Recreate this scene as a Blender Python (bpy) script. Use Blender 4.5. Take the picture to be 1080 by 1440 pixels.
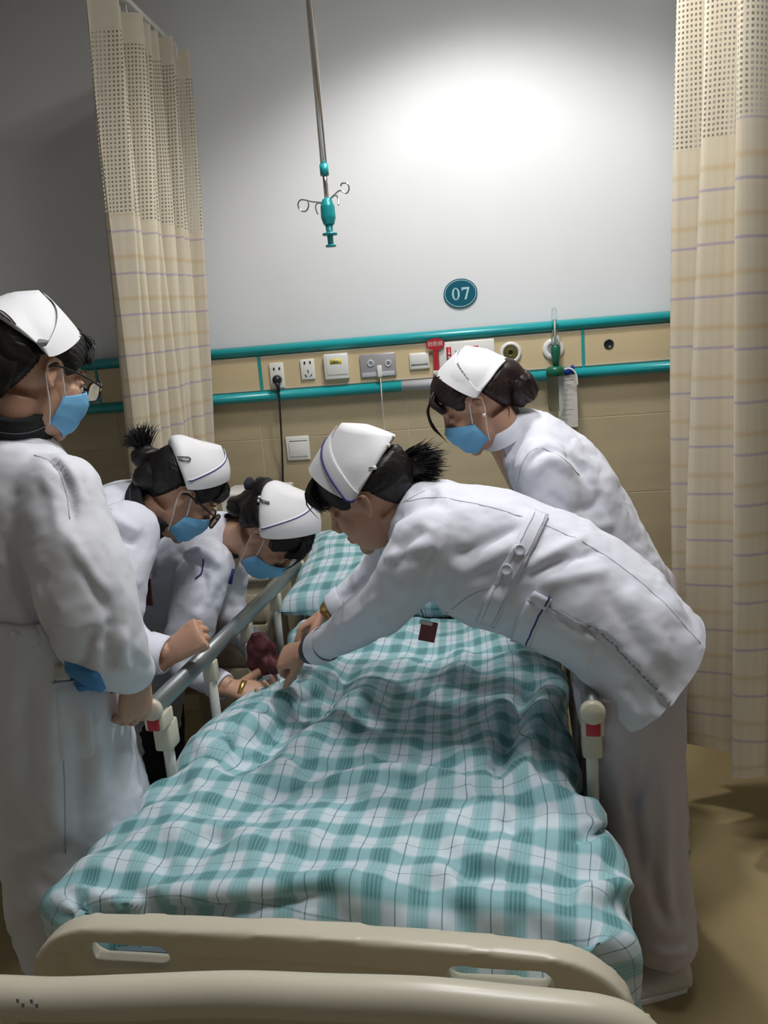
import bpy, bmesh, math, random
import numpy as np
from math import sin, cos, pi, radians, sqrt
from mathutils import Vector
from mathutils.bvhtree import BVHTree

for o in list(bpy.data.objects):
    bpy.data.objects.remove(o)
random.seed(7)
SC = bpy.context.scene
COL = SC.collection

# ------------------------------------------------------------------ camera
FPX = 1080.0
CAM_H = 1.475
YAW, PITCH, ROLL = radians(8), radians(11.5), radians(4.6)
CF = np.array([-sin(YAW) * cos(PITCH), cos(YAW) * cos(PITCH), -sin(PITCH)])
_R0 = np.array([cos(YAW), sin(YAW), 0.0])
_U0 = np.cross(_R0, CF)
CR = cos(ROLL) * _R0 - sin(ROLL) * _U0
CU = sin(ROLL) * _R0 + cos(ROLL) * _U0
CC = np.array([0.0, 0.0, CAM_H])
cam_data = bpy.data.cameras.new('camera')
cam = bpy.data.objects.new('camera', cam_data)
COL.objects.link(cam)
from mathutils import Matrix
mw = Matrix.Identity(4)
for i in range(3):
    mw[i][0], mw[i][1], mw[i][2], mw[i][3] = CR[i], CU[i], -CF[i], CC[i]
cam.matrix_world = mw
cam_data.sensor_fit = 'VERTICAL'
cam_data.sensor_height = 36.0
cam_data.lens = 36.0 * FPX / 1440.0
cam_data.clip_start = 0.02
SC.camera = cam

# ------------------------------------------------------------------ world, lights, exposure
world = bpy.data.worlds.new('world')
SC.world = world
world.use_nodes = True
world.node_tree.nodes['Background'].inputs[0].default_value = (0.8, 0.85, 0.9, 1)
world.node_tree.nodes['Background'].inputs[1].default_value = 0.02
SC.view_settings.view_transform = 'Standard'
SC.view_settings.look = 'None'
SC.view_settings.gamma = 1.0
SC.view_settings.use_curve_mapping = False
SC.view_settings.exposure = -0.12
LAMP = (0.02, 2.28, 2.98)
LAMP_W = 86.0
FILL_W = 25.0

def spot(name, loc, watts, angle, blend, radius, color=(1, 0.97, 0.93)):
    l = bpy.data.lights.new(name, 'SPOT')
    l.energy = watts
    l.spot_size = radians(angle)
    l.spot_blend = blend
    l.shadow_soft_size = radius
    l.color = color
    o = bpy.data.objects.new(name, l)
    o.location = loc
    COL.objects.link(o)
    return o

def area(name, loc, watts, sx, sy, color=(1, 0.98, 0.95)):
    l = bpy.data.lights.new(name, 'AREA')
    l.shape = 'RECTANGLE'
    l.size, l.size_y = sx, sy
    l.energy = watts
    l.color = color
    o = bpy.data.objects.new(name, l)
    o.location = loc
    COL.objects.link(o)
    return o

spot('downlight_beam', LAMP, LAMP_W, 132, 0.5, 0.10, (1, 0.985, 0.97))
area('ceiling_panel_light_beam', (0.2, 1.35, 2.995), FILL_W, 0.56, 0.56, (0.97, 0.98, 1.0))

# ------------------------------------------------------------------ geometry helpers
def A(*v):
    return np.array(v, float)

def nrm(v):
    v = np.asarray(v, float)
    return v / (np.linalg.norm(v) + 1e-12)

def ray(px, py):
    return CF + CR * (px - 540) / FPX - CU * (py - 720) / FPX

def P(px, py, Y):
    d = ray(px, py)
    return CC + d * (Y / d[1])

def PZ(px, py, Z):
    d = ray(px, py)
    return CC + d * ((Z - CC[2]) / d[2])

def project(V):
    d = np.asarray(V) - CC
    z = d @ CF
    return np.stack([540 + FPX * (d @ CR) / z, 720 - FPX * (d @ CU) / z], -1)

def root_loc(o):
    while o.parent is not None:
        o = o.parent
    return np.array(o.location)

def tag(o, label=None, cat=None, group=None, kind=None):
    if label: o['label'] = label
    if cat: o['category'] = cat
    if group: o['group'] = group
    if kind: o['kind'] = kind
    return o

def empty(name, loc, label=None, cat=None, group=None, kind=None):
    o = bpy.data.objects.new(name, None)
    o.empty_display_size = 0.05
    COL.objects.link(o)
    o.location = tuple(loc)
    return tag(o, label, cat, group, kind)

def mesh(name, VF, mat, parent=None, smooth=True, uv=None, loc=None):
    """VF = (verts in world space, faces); one mesh object, child of parent"""
    V, F = VF
    V = np.asarray(V, float)
    if parent is not None:
        off = root_loc(parent)
    elif loc is not None:
        off = np.array(loc, float)
    else:
        off = np.array([(V[:, 0].min() + V[:, 0].max()) / 2, (V[:, 1].min() + V[:, 1].max()) / 2, V[:, 2].min()])
    me = bpy.data.meshes.new(name)
    me.from_pydata((V - off).tolist(), [], [list(map(int, f)) for f in F])
    me.update()
    if smooth:
        me.polygons.foreach_set('use_smooth', [True] * len(me.polygons))
    if uv is not None:
        lay = me.uv_layers.new(name='UVMap')
        li = np.zeros(len(me.loops), np.int32)
        me.loops.foreach_get('vertex_index', li)
        lay.data.foreach_set('uv', np.asarray(uv, float)[li].astype(np.float32).ravel())
    if mat is not None:
        me.materials.append(mat)
    o = bpy.data.objects.new(name, me)
    COL.objects.link(o)
    if parent is not None:
        o.parent = parent
    else:
        o.location = tuple(off)
    return o

def join(parts):
    V, F, n = [], [], 0
    for v, f in parts:
        v = np.asarray(v, float)
        V.append(v)
        F += [[int(i) + n for i in q] for q in f]
        n += len(v)
    return np.concatenate(V), F

def box(lo, hi, bev=0.0, seg=2):
    lo, hi = np.asarray(lo, float), np.asarray(hi, float)
    if bev <= 0:
        x0, y0, z0 = lo
        x1, y1, z1 = hi
        V = [(x0, y0, z0), (x1, y0, z0), (x1, y1, z0), (x0, y1, z0), (x0, y0, z1), (x1, y0, z1), (x1, y1, z1), (x0, y1, z1)]
        return np.array(V), [(0, 3, 2, 1), (4, 5, 6, 7), (0, 1, 5, 4), (1, 2, 6, 5), (2, 3, 7, 6), (3, 0, 4, 7)]
    bm = bmesh.new()
    bmesh.ops.create_cube(bm, size=1)
    c, s = (lo + hi) / 2, hi - lo
    for v in bm.verts:
        v.co = Vector((v.co.x * s[0] + c[0], v.co.y * s[1] + c[1], v.co.z * s[2] + c[2]))
    bmesh.ops.bevel(bm, geom=bm.edges[:], offset=min(bev, s.min() * 0.49), segments=seg, affect='EDGES', profile=0.5)
    V = np.array([v.co[:] for v in bm.verts])
    F = [[v.index for v in f.verts] for f in bm.faces]
    bm.free()
    return V, F

def frame_box(c, ax, ay, az, hx, hy, hz, bev=0.0):
    V, F = box((-hx, -hy, -hz), (hx, hy, hz), bev)
    return np.asarray(c) + V[:, :1] * np.asarray(ax) + V[:, 1:2] * np.asarray(ay) + V[:, 2:3] * np.asarray(az), F

def spline(pts, n):
    pts = np.asarray(pts, float)
    k = len(pts)
    if k == 2:
        t = np.linspace(0, 1, n)[:, None]
        return pts[0] * (1 - t) + pts[1] * t
    e = np.vstack([2 * pts[0] - pts[1], pts, 2 * pts[-1] - pts[-2]])
    out = []
    for u in np.linspace(0, k - 1, n):
        i = min(int(u), k - 2)
        t = u - i
        p0, p1, p2, p3 = e[i], e[i + 1], e[i + 2], e[i + 3]
        out.append(0.5 * (2 * p1 + (p2 - p0) * t + (2 * p0 - 5 * p1 + 4 * p2 - p3) * t * t + (3 * p1 - p0 - 3 * p2 + p3) * t ** 3))
    return np.array(out)

def frames(pts, ref=None):
    pts = np.asarray(pts, float)
    T = np.gradient(pts, axis=0)
    T /= np.linalg.norm(T, axis=1)[:, None] + 1e-12
    if ref is None:
        ref = A(0, 0, 1) if abs(T[0][2]) < 0.9 else A(1, 0, 0)
    N = []
    n = nrm(ref - T[0] * (ref @ T[0]))
    for t in T:
        n = nrm(n - t * (n @ t))
        N.append(n)
    N = np.array(N)
    return T, N, np.cross(T, N)

def loft(rings, cap=True, closed=True):
    rings = np.asarray(rings, float)
    k, m = rings.shape[:2]
    V = rings.reshape(-1, 3)
    F = []
    for i in range(k - 1):
        for j in range(m if closed else m - 1):
            a, b = i * m + j, i * m + (j + 1) % m
            F.append((a, b, b + m, a + m))
    if cap and closed:
        F.append(tuple(range(m - 1, -1, -1)))
        F.append(tuple(range((k - 1) * m, k * m)))
    return V, F

def tube(pts, r, n=10, res=None, cap=True, ref=None, flat=1.0):
    pts = np.asarray(pts, float)
    r = np.broadcast_to(np.asarray(r, float), (len(pts),)) if np.ndim(r) == 0 else np.asarray(r, float)
    if res:
        q = spline(np.hstack([pts, r[:, None]]), res)
        pts, r = q[:, :3], np.maximum(q[:, 3], 1e-5)
    T, N, B = frames(pts, ref)
    a = np.linspace(0, 2 * pi, n, endpoint=False)
    rings = pts[:, None] + r[:, None, None] * (np.cos(a)[None, :, None] * N[:, None] + flat * np.sin(a)[None, :, None] * B[:, None])
    return loft(rings, cap)

def lathe(prof, c, axis, n=24, ref=None):
    """prof: list of (radius, along)"""
    axis = nrm(axis)
    ref = A(0, 0, 1) if ref is None and abs(axis[2]) < 0.9 else (A(1, 0, 0) if ref is None else ref)
    u = nrm(np.cross(axis, ref))
    v = np.cross(axis, u)
    ring = prof[0][0] > 1e-4 and prof[-1][0] > 1e-4
    if ring:
        prof = list(prof) + [prof[0]]
    a = np.linspace(0, 2 * pi, n, endpoint=False)
    rings = [np.asarray(c) + axis * h + max(r, 1e-5) * (np.cos(a)[:, None] * u + np.sin(a)[:, None] * v) for r, h in prof]
    return loft(rings, cap=not ring)

def ell(c, r, B=None, nu=20, nv=14):
    B = np.eye(3) if B is None else np.asarray(B)
    th = np.linspace(0, pi, nv)
    rings = []
    for t in th:
        a = np.linspace(0, 2 * pi, nu, endpoint=False)
        s = max(sin(t), 1e-3)
        L = np.stack([r[0] * s * np.cos(a), r[1] * s * np.sin(a), np.full(nu, r[2] * cos(t))], -1)
        rings.append(np.asarray(c) + L @ B)
    return loft(rings)

def prism(outline, origin, ax, ay, depth_vec, holes=()):
    """extrude a 2D outline (list of (u,v)) with holes; returns VF"""
    bm = bmesh.new()
    origin, ax, ay, dv = map(lambda q: np.asarray(q, float), (origin, ax, ay, depth_vec))
    edges = []
    for loop in [outline] + list(holes):
        vs = [bm.verts.new(tuple(origin + ax * u + ay * v)) for u, v in loop]
        for i in range(len(vs)):
            edges.append(bm.edges.new((vs[i], vs[(i + 1) % len(vs)])))
    bmesh.ops.triangle_fill(bm, use_beauty=True, use_dissolve=False, edges=edges)
    g = bmesh.ops.extrude_face_region(bm, geom=bm.faces[:])
    for v in [e for e in g['geom'] if isinstance(e, bmesh.types.BMVert)]:
        v.co += Vector(dv)
    bmesh.ops.recalc_face_normals(bm, faces=bm.faces[:])
    bm.verts.index_update()
    V = np.array([v.co[:] for v in bm.verts])
    F = [[v.index for v in f.verts] for f in bm.faces]
    bm.free()
    return V, F

def rrect(w, h, r, n=6, cx=0.0, cy=0.0):
    pts = []
    for sx, sy, a0 in ((1, 1, 0), (-1, 1, 90), (-1, -1, 180), (1, -1, 270)):
        for i in range(n + 1):
            a = radians(a0 + 90 * i / n)
            pts.append((cx + sx * (w / 2 - r) + r * cos(a), cy + sy * (h / 2 - r) + r * sin(a)))
    return pts

def union(parts, voxel, smooth=2):
    V, F = join(parts)
    me = bpy.data.meshes.new('tmp')
    me.from_pydata(V.tolist(), [], F)
    bm = bmesh.new()
    bm.from_mesh(me)
    bmesh.ops.recalc_face_normals(bm, faces=bm.faces[:])
    bm.to_mesh(me)
    bm.free()
    o = bpy.data.objects.new('tmp', me)
    COL.objects.link(o)
    md = o.modifiers.new('r', 'REMESH')
    md.mode = 'VOXEL'
    md.voxel_size = voxel
    md.adaptivity = 0.0
    dg = bpy.context.evaluated_depsgraph_get()
    ev = o.evaluated_get(dg)
    m2 = ev.to_mesh()
    n = len(m2.vertices)
    V = np.zeros(n * 3, np.float32)
    m2.vertices.foreach_get('co', V)
    V = V.reshape(-1, 3).astype(float)
    F = np.array([p.vertices[:] if len(p.vertices) == 4 else tuple(p.vertices[:]) + (p.vertices[-1],) for p in m2.polygons], int)
    ev.to_mesh_clear()
    bpy.data.objects.remove(o)
    bpy.data.meshes.remove(me)
    return relax(V, F, smooth), F

def relax(V, F, it, lam=0.5, mask=None):
    E = np.vstack([F[:, [0, 1]], F[:, [1, 2]], F[:, [2, 3]], F[:, [3, 0]]])
    deg = np.bincount(E.ravel(), minlength=len(V)).astype(float)[:, None]
    for _ in range(it):
        S = np.zeros_like(V)
        for k in range(3):
            S[:, k] = np.bincount(E[:, 0], V[E[:, 1], k], len(V)) + np.bincount(E[:, 1], V[E[:, 0], k], len(V))
        D = (S / np.maximum(deg, 1) - V) * lam
        if mask is not None:
            D *= mask[:, None]
        V = V + D
    return V

def vnormals(V, F):
    F = np.asarray(F)
    n = np.cross(V[F[:, 2]] - V[F[:, 0]], V[F[:, 3]] - V[F[:, 1]])
    N = np.zeros_like(V)
    for i in range(4):
        for k in range(3):
            N[:, k] += np.bincount(F[:, i], n[:, k], len(V))
    return N / (np.linalg.norm(N, axis=1)[:, None] + 1e-12)

def wav(V, scale, seed, n=14, aniso=None):
    """smooth pseudo noise in [-1,1] from warped plane waves"""
    rs = np.random.RandomState(seed)
    Q = np.asarray(V, float) / scale
    if aniso is not None:
        Q = Q * np.asarray(aniso)
    W = Q + 0.6 * np.sin(Q[:, [1, 2, 0]] * 1.3 + rs.rand(3) * 6) + 0.4 * np.sin(Q[:, [2, 0, 1]] * 2.1 + rs.rand(3) * 6)
    out = np.zeros(len(Q))
    for i in range(n):
        d = nrm(rs.randn(3)) * rs.uniform(0.6, 1.6)
        out += np.sin(W @ d * 2.2 + rs.rand() * 6.28)
    return out / sqrt(n) * 0.8

def polyline_dist(uv, pl):
    """distance to a polyline in pixels and position 0..1 along it; sign by side"""
    pl = np.asarray(pl, float)
    best = np.full(len(uv), 1e9)
    pos = np.zeros(len(uv))
    sd = np.ones(len(uv))
    k = len(pl) - 1
    for i in range(k):
        a, b = pl[i], pl[i + 1]
        ab = b - a
        t = np.clip(((uv - a) @ ab) / (ab @ ab), 0, 1)
        q = uv - (a + t[:, None] * ab)
        d = np.hypot(q[:, 0], q[:, 1])
        cr = ab[0] * q[:, 1] - ab[1] * q[:, 0]
        m = d < best
        best[m] = d[m]
        pos[m] = (i + t[m]) / k
        sd[m] = np.sign(cr[m])
    return best, pos, sd

def folds(V, F, lst, facing=True, gain=1.0):
    """raise ridges (amp > 0) or press creases (amp < 0) along lines seen in the photograph"""
    for pl, w, amp in lst:
        N = vnormals(V, F)
        uv = project(V)
        pl = spline(np.asarray(pl, float), max(8, 6 * len(pl)))
        d, pos, sd = polyline_dist(uv, pl)
        fade = np.clip(np.minimum(pos, 1 - pos) * 5, 0.0, 1)
        g = gain * amp * np.exp(-(d / w) ** 2) * fade
        if facing:
            vd = V - CC
            vd /= np.linalg.norm(vd, axis=1)[:, None]
            g *= np.clip(-(N * vd).sum(1) * 3 + 0.3, 0, 1)
        V = V + N * g[:, None]
    return V

class Skin:
    """surface that details are laid on: a ray through a pixel of the photograph finds the point on the cloth"""
    def __init__(self, V, F):
        self.t = BVHTree.FromPolygons([tuple(v) for v in V], [tuple(int(i) for i in f) for f in F])
    def hit(self, px, py):
        d = nrm(ray(px, py))
        loc, n, i, dist = self.t.ray_cast(Vector(CC), Vector(d))
        if loc is None:
            best = None
            for s in np.linspace(0.8, 2.6, 60):
                q = CC + d * s
                l2, n2, i2, d2 = self.t.find_nearest(Vector(q))
                if best is None or d2 < best[2]:
                    best = (np.array(l2), np.array(n2), d2)
            return best[0], best[1]
        n = np.array(n)
        if n @ d > 0: n = -n
        return np.array(loc), n
    def near(self, p):
        l, n, i, d = self.t.find_nearest(Vector(p))
        return np.array(l), np.array(n)
    def strip(self, pl, w, off=0.003, n=24, thick=0.0015):
        """flat band along a pixel polyline lying on the surface"""
        pp = spline(np.asarray(pl, float), n)
        H = [self.hit(*q) for q in pp]
        C = np.array([h[0] for h in H])
        Nn = np.array([h[1] for h in H])
        for _ in range(2):
            C[1:-1] = (C[:-2] + 2 * C[1:-1] + C[2:]) / 4
        T = np.gradient(C, axis=0)
        w = np.broadcast_to(np.asarray(w, float), (n,))
        rings = []
        for c, nn, t, ww in zip(C, Nn, T, w):
            b = nrm(np.cross(nn, t))
            ls = []
            for s in (-1, -0.5, 0, 0.5, 1):
                q = c + b * ww / 2 * s
                l, n2 = self.near(q)
                if np.linalg.norm(l - q) > 0.02: l = q
                ls.append((l, nn))
            rings.append([l + nn * off for l, nn in ls] + [l - nn * thick for l, nn in ls[::-1]])
        return loft(rings)
    def patch(self, quad, nu=10, nv=10, off=0.004):
        """quad: 4 pixel corners (tl,tr,br,bl)"""
        q = np.asarray(quad, float)
        G = []
        for i in range(nv):
            b = i / (nv - 1)
            for j in range(nu):
                a = j / (nu - 1)
                p = (q[0] * (1 - a) + q[1] * a) * (1 - b) + (q[3] * (1 - a) + q[2] * a) * b
                l, n = self.hit(*p)
                edge = min(i, j, nv - 1 - i, nu - 1 - j) == 0
                G.append(l + n * (-0.001 if edge else off))
        F = [(i * nu + j, i * nu + j + 1, (i + 1) * nu + j + 1, (i + 1) * nu + j) for i in range(nv - 1) for j in range(nu - 1)]
        return np.array(G), F

def text_mesh(name, body, mat, parent, origin, ax, ay, size, depth=0.0004):
    cu = bpy.data.curves.new('t', 'FONT')
    cu.body = body
    cu.size = 1.0
    cu.align_x = 'CENTER'
    cu.align_y = 'CENTER'
    cu.extrude = 0.0
    o = bpy.data.objects.new('t', cu)
    COL.objects.link(o)
    dg = bpy.context.evaluated_depsgraph_get()
    m = o.evaluated_get(dg).to_mesh()
    V = np.array([v.co[:] for v in m.vertices]) if len(m.vertices) else np.zeros((0, 3))
    F = [tuple(p.vertices) for p in m.polygons]
    o.evaluated_get(dg).to_mesh_clear()
    bpy.data.objects.remove(o)
    if len(V) == 0:
        return None
    ax, ay = np.asarray(ax), np.asarray(ay)
    W = np.asarray(origin) + V[:, :1] * size * ax + V[:, 1:2] * size * ay
    return mesh(name, (W, F), mat, parent, smooth=False)

# ------------------------------------------------------------------ materials (all node based)
def new_mat(name):
    m = bpy.data.materials.new(name)
    m.use_nodes = True
    nt = m.node_tree
    b = nt.nodes['Principled BSDF']
    return m, nt, b

def N_(nt, kind, **kw):
    n = nt.nodes.new(kind)
    for k, v in kw.items():
        setattr(n, k, v)
    return n

def mat(name, col, rough=0.6, var=0.06, scale=8.0, bump=0.0, bscale=60.0, metal=0.0, coord='Object', stretch=(1, 1, 1), sss=0.0, sheen=0.0, spec=0.5, trans=0.0):
    m, nt, b = new_mat(name)
    tc = N_(nt, 'ShaderNodeTexCoord')
    mp = N_(nt, 'ShaderNodeMapping')
    mp.inputs['Scale'].default_value = stretch
    nt.links.new(tc.outputs[coord], mp.inputs[0])
    nz = N_(nt, 'ShaderNodeTexNoise')
    nz.inputs['Scale'].default_value = scale
    nz.inputs['Detail'].default_value = 5
    nt.links.new(mp.outputs[0], nz.inputs['Vector'])
    rp = N_(nt, 'ShaderNodeValToRGB')
    c = np.array(col)
    rp.color_ramp.elements[0].position = 0.3
    rp.color_ramp.elements[1].position = 0.7
    rp.color_ramp.elements[0].color = (*np.clip(c * (1 - var), 0, 1), 1)
    rp.color_ramp.elements[1].color = (*np.clip(c * (1 + var), 0, 1), 1)
    nt.links.new(nz.outputs['Fac'], rp.inputs[0])
    nt.links.new(rp.outputs[0], b.inputs['Base Color'])
    b.inputs['Roughness'].default_value = rough
    b.inputs['Metallic'].default_value = metal
    b.inputs['Specular IOR Level'].default_value = spec
    if sss:
        b.inputs['Subsurface Weight'].default_value = sss
        b.inputs['Subsurface Radius'].default_value = (0.012, 0.005, 0.003)
    if sheen:
        b.inputs['Sheen Weight'].default_value = sheen
    if trans:
        b.inputs['Transmission Weight'].default_value = trans
    if bump:
        n2 = N_(nt, 'ShaderNodeTexNoise')
        n2.inputs['Scale'].default_value = bscale
        n2.inputs['Detail'].default_value = 4
        nt.links.new(mp.outputs[0], n2.inputs['Vector'])
        bp = N_(nt, 'ShaderNodeBump')
        bp.inputs['Strength'].default_value = bump
        bp.inputs['Distance'].default_value = 0.004
        nt.links.new(n2.outputs['Fac'], bp.inputs['Height'])
        nt.links.new(bp.outputs[0], b.inputs['Normal'])
    return m

def math_(nt, op, a, b=None, clamp=False):
    n = N_(nt, 'ShaderNodeMath', operation=op)
    n.use_clamp = clamp
    for i, v in enumerate((a, b)):
        if v is None: continue
        if isinstance(v, (int, float)): n.inputs[i].default_value = v
        else: nt.links.new(v, n.inputs[i])
    return n.outputs[0]

def mixc(nt, fac, a, b):
    n = N_(nt, 'ShaderNodeMix', data_type='RGBA')
    if isinstance(fac, (int, float)): n.inputs[0].default_value = fac
    else: nt.links.new(fac, n.inputs[0])
    for i, v in ((6, a), (7, b)):
        if isinstance(v, tuple): n.inputs[i].default_value = (*v, 1)
        else: nt.links.new(v, n.inputs[i])
    return n.outputs[2]

def stripe(nt, x, period, lo, hi, soft=0.04, shift=0.0):
    """1 where frac(x/period+shift) lies in [lo,hi], soft edges"""
    f = math_(nt, 'FRACT', math_(nt, 'ADD', math_(nt, 'DIVIDE', x, period), shift + 100.0))
    a = math_(nt, 'DIVIDE', math_(nt, 'SUBTRACT', f, lo), soft, clamp=True)
    b = math_(nt, 'DIVIDE', math_(nt, 'SUBTRACT', hi, f), soft, clamp=True)
    return math_(nt, 'MULTIPLY', a, b)

def gingham():
    m, nt, b = new_mat('teal_gingham_cotton')
    uv = N_(nt, 'ShaderNodeUVMap')
    sp = N_(nt, 'ShaderNodeSeparateXYZ')
    nt.links.new(uv.outputs[0], sp.inputs[0])
    per = 0.076
    u, v = sp.outputs[0], sp.outputs[1]
    su = stripe(nt, u, per, 0.0, 0.52, 0.10)
    sv = stripe(nt, v, per, 0.0, 0.52, 0.10)
    s = math_(nt, 'MULTIPLY', math_(nt, 'ADD', su, sv), 0.5)
    rp = N_(nt, 'ShaderNodeValToRGB')
    e = rp.color_ramp.elements
    e[0].position, e[0].color = 0.0, (0.585, 0.69, 0.75, 1)
    e[1].position, e[1].color = 1.0, (0.065, 0.235, 0.25, 1)
    k = e.new(0.5)
    k.color = (0.26, 0.48, 0.51, 1)
    nt.links.new(s, rp.inputs[0])
    l1 = stripe(nt, u, per, 0.74, 0.775, 0.008)
    l2 = stripe(nt, u, per, 0.02, 0.045, 0.008)
    l3 = stripe(nt, v, per, 0.74, 0.77, 0.008)
    ln = math_(nt, 'ADD', math_(nt, 'MULTIPLY', l1, 0.75), math_(nt, 'ADD', math_(nt, 'MULTIPLY', l2, 0.4), math_(nt, 'MULTIPLY', l3, 0.45)), clamp=True)
    # fine weave lines in the teal columns
    fine = stripe(nt, u, per / 11.0, 0.0, 0.45, 0.1)
    ln2 = math_(nt, 'MULTIPLY', math_(nt, 'MULTIPLY', fine, su), 0.22)
    c = mixc(nt, ln, rp.outputs[0], (0.05, 0.12, 0.15))
    c = mixc(nt, ln2, c, (0.55, 0.68, 0.70))
    nt.links.new(c, b.inputs['Base Color'])
    b.inputs['Roughness'].default_value = 0.75
    b.inputs['Sheen Weight'].default_value = 0.15
    nz = N_(nt, 'ShaderNodeTexNoise')
    nz.inputs['Scale'].default_value = 22
    nz.inputs['Detail'].default_value = 5
    nt.links.new(uv.outputs[0], nz.inputs['Vector'])
    bp = N_(nt, 'ShaderNodeBump')
    bp.inputs['Strength'].default_value = 0.25
    bp.inputs['Distance'].default_value = 0.006
    nt.links.new(nz.outputs['Fac'], bp.inputs['Height'])
    nt.links.new(bp.outputs[0], b.inputs['Normal'])
    return m

def curtain_mat(net):
    m, nt, b = new_mat('curtain_net' if net else 'curtain_cloth')
    uv = N_(nt, 'ShaderNodeUVMap')
    sp = N_(nt, 'ShaderNodeSeparateXYZ')
    nt.links.new(uv.outputs[0], sp.inputs[0])
    u, v = sp.outputs[0], sp.outputs[1]
    base = (0.62, 0.55, 0.42)
    if net:
        a = math_(nt, 'MULTIPLY', stripe(nt, u, 0.0115, 0.0, 0.6, 0.12), stripe(nt, v, 0.0125, 0.0, 0.62, 0.12))
        tr = N_(nt, 'ShaderNodeBsdfTransparent')
        mx = N_(nt, 'ShaderNodeMixShader')
        nt.links.new(math_(nt, 'MULTIPLY', a, 0.85), mx.inputs[0])
        nt.links.new(b.outputs[0], mx.inputs[1])
        nt.links.new(tr.outputs[0], mx.inputs[2])
        nt.links.new(mx.outputs[0], nt.nodes['Material Output'].inputs[0])
        b.inputs['Base Color'].default_value = (0.60, 0.54, 0.42, 1)
    else:
        lav = stripe(nt, v, 0.13, 0.0, 0.085, 0.03)
        lav2 = stripe(nt, u, 0.33, 0.0, 0.10, 0.03)
        tan = stripe(nt, v, 0.13, 0.36, 0.52, 0.06)
        tan2 = stripe(nt, u, 0.11, 0.3, 0.55, 0.1)
        grn = stripe(nt, v, 0.065, 0.6, 0.85, 0.1)
        pinstripe = stripe(nt, u, 0.022, 0.0, 0.4, 0.15)
        c = mixc(nt, math_(nt, 'MULTIPLY', tan, 0.45), base, (0.52, 0.36, 0.17))
        c = mixc(nt, math_(nt, 'MULTIPLY', tan2, 0.22), c, (0.50, 0.36, 0.20))
        c = mixc(nt, math_(nt, 'MULTIPLY', grn, 0.15), c, (0.50, 0.52, 0.36))
        c = mixc(nt, math_(nt, 'MULTIPLY', pinstripe, 0.10), c, (0.40, 0.33, 0.22))
        c = mixc(nt, math_(nt, 'MULTIPLY', lav, 0.60), c, (0.30, 0.25, 0.42))
        c = mixc(nt, math_(nt, 'MULTIPLY', lav2, 0.16), c, (0.42, 0.33, 0.45))
        nt.links.new(c, b.inputs['Base Color'])
    b.inputs['Roughness'].default_value = 0.85
    return m

M = {}
M['paint'] = mat('wall_paint', (0.74, 0.745, 0.75), 0.75, 0.02, 3, 0.05, 90)
M['tile'] = mat('beige_wall_tile', (0.47, 0.385, 0.245), 0.32, 0.08, 3.5, 0.02, 30, stretch=(1, 1, 4))
M['grout'] = mat('tile_grout', (0.58, 0.50, 0.36), 0.9, 0.05)
M['floor'] = mat('floor_vinyl', (0.36, 0.285, 0.145), 0.30, 0.07, 4, 0.03, 40)
M['ceil'] = mat('ceiling_paint', (0.55, 0.55, 0.55), 0.9, 0.02)
M['teal'] = mat('teal_bumper', (0.012, 0.33, 0.35), 0.28, 0.04, 5)
M['panel'] = mat('beige_laminate', (0.62, 0.50, 0.30), 0.40, 0.04, 3, stretch=(1, 1, 6))
M['grey_plastic'] = mat('grey_plastic', (0.50, 0.50, 0.53), 0.4, 0.04)
M['silver'] = mat('silver_plate', (0.42, 0.40, 0.42), 0.38, 0.05, 6, metal=0.3)
M['white_plastic'] = mat('white_plastic', (0.78, 0.77, 0.73), 0.35, 0.02)
M['dark_plastic'] = mat('dark_plastic', (0.012, 0.012, 0.014), 0.4, 0.1)
M['yellow'] = mat('yellow_sticker', (0.75, 0.60, 0.03), 0.5, 0.05)
M['red'] = mat('red_plastic', (0.45, 0.015, 0.03), 0.4, 0.06)
M['print_grey'] = mat('grey_print', (0.22, 0.24, 0.25), 0.7, 0.2, 30)
M['green'] = mat('green_valve', (0.008, 0.13, 0.07), 0.35, 0.1)
M['olive'] = mat('olive_outlet', (0.09, 0.08, 0.015), 0.45, 0.1)
M['sign_blue'] = mat('sign_blue', (0.006, 0.105, 0.155), 0.3, 0.05)
M['sign_print'] = mat('sign_print', (0.42, 0.62, 0.68), 0.5, 0.03)
M['steel'] = mat('stainless_steel', (0.62, 0.60, 0.58), 0.22, 0.04, 10, metal=1.0)
M['rail_metal'] = mat('rail_aluminium', (0.26, 0.28, 0.28), 0.42, 0.06, 12, metal=0.7, stretch=(1, 1, 1))
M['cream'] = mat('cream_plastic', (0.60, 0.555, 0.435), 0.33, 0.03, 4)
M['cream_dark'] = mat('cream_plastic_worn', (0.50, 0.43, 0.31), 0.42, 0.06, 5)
M['bed_metal'] = mat('bed_frame_enamel', (0.58, 0.57, 0.52), 0.4, 0.04)
M['mattress'] = mat('mattress_cover', (0.20, 0.28, 0.34), 0.7, 0.08)
M['gingham'] = gingham()
M['curtain'] = curtain_mat(False)
M['net'] = curtain_mat(True)
M['coat'] = mat('white_coat_cotton', (0.70, 0.715, 0.79), 0.72, 0.025, 6, 0.10, 900, sheen=0.08)
M['coat_warm'] = mat('white_coat_cotton_soft', (0.69, 0.70, 0.75), 0.72, 0.025, 6, 0.10, 900, sheen=0.08)
M['trousers'] = mat('pale_lilac_trousers', (0.55, 0.51, 0.56), 0.75, 0.04, 6, 0.08, 700)
M['navy'] = mat('dark_trousers', (0.022, 0.024, 0.035), 0.8, 0.15, 8)
M['stitch'] = mat('seam_thread', (0.40, 0.40, 0.46), 0.8, 0.05)
M['cap'] = mat('cap_stiff_cotton', (0.73, 0.725, 0.74), 0.6, 0.015, 5)
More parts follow.
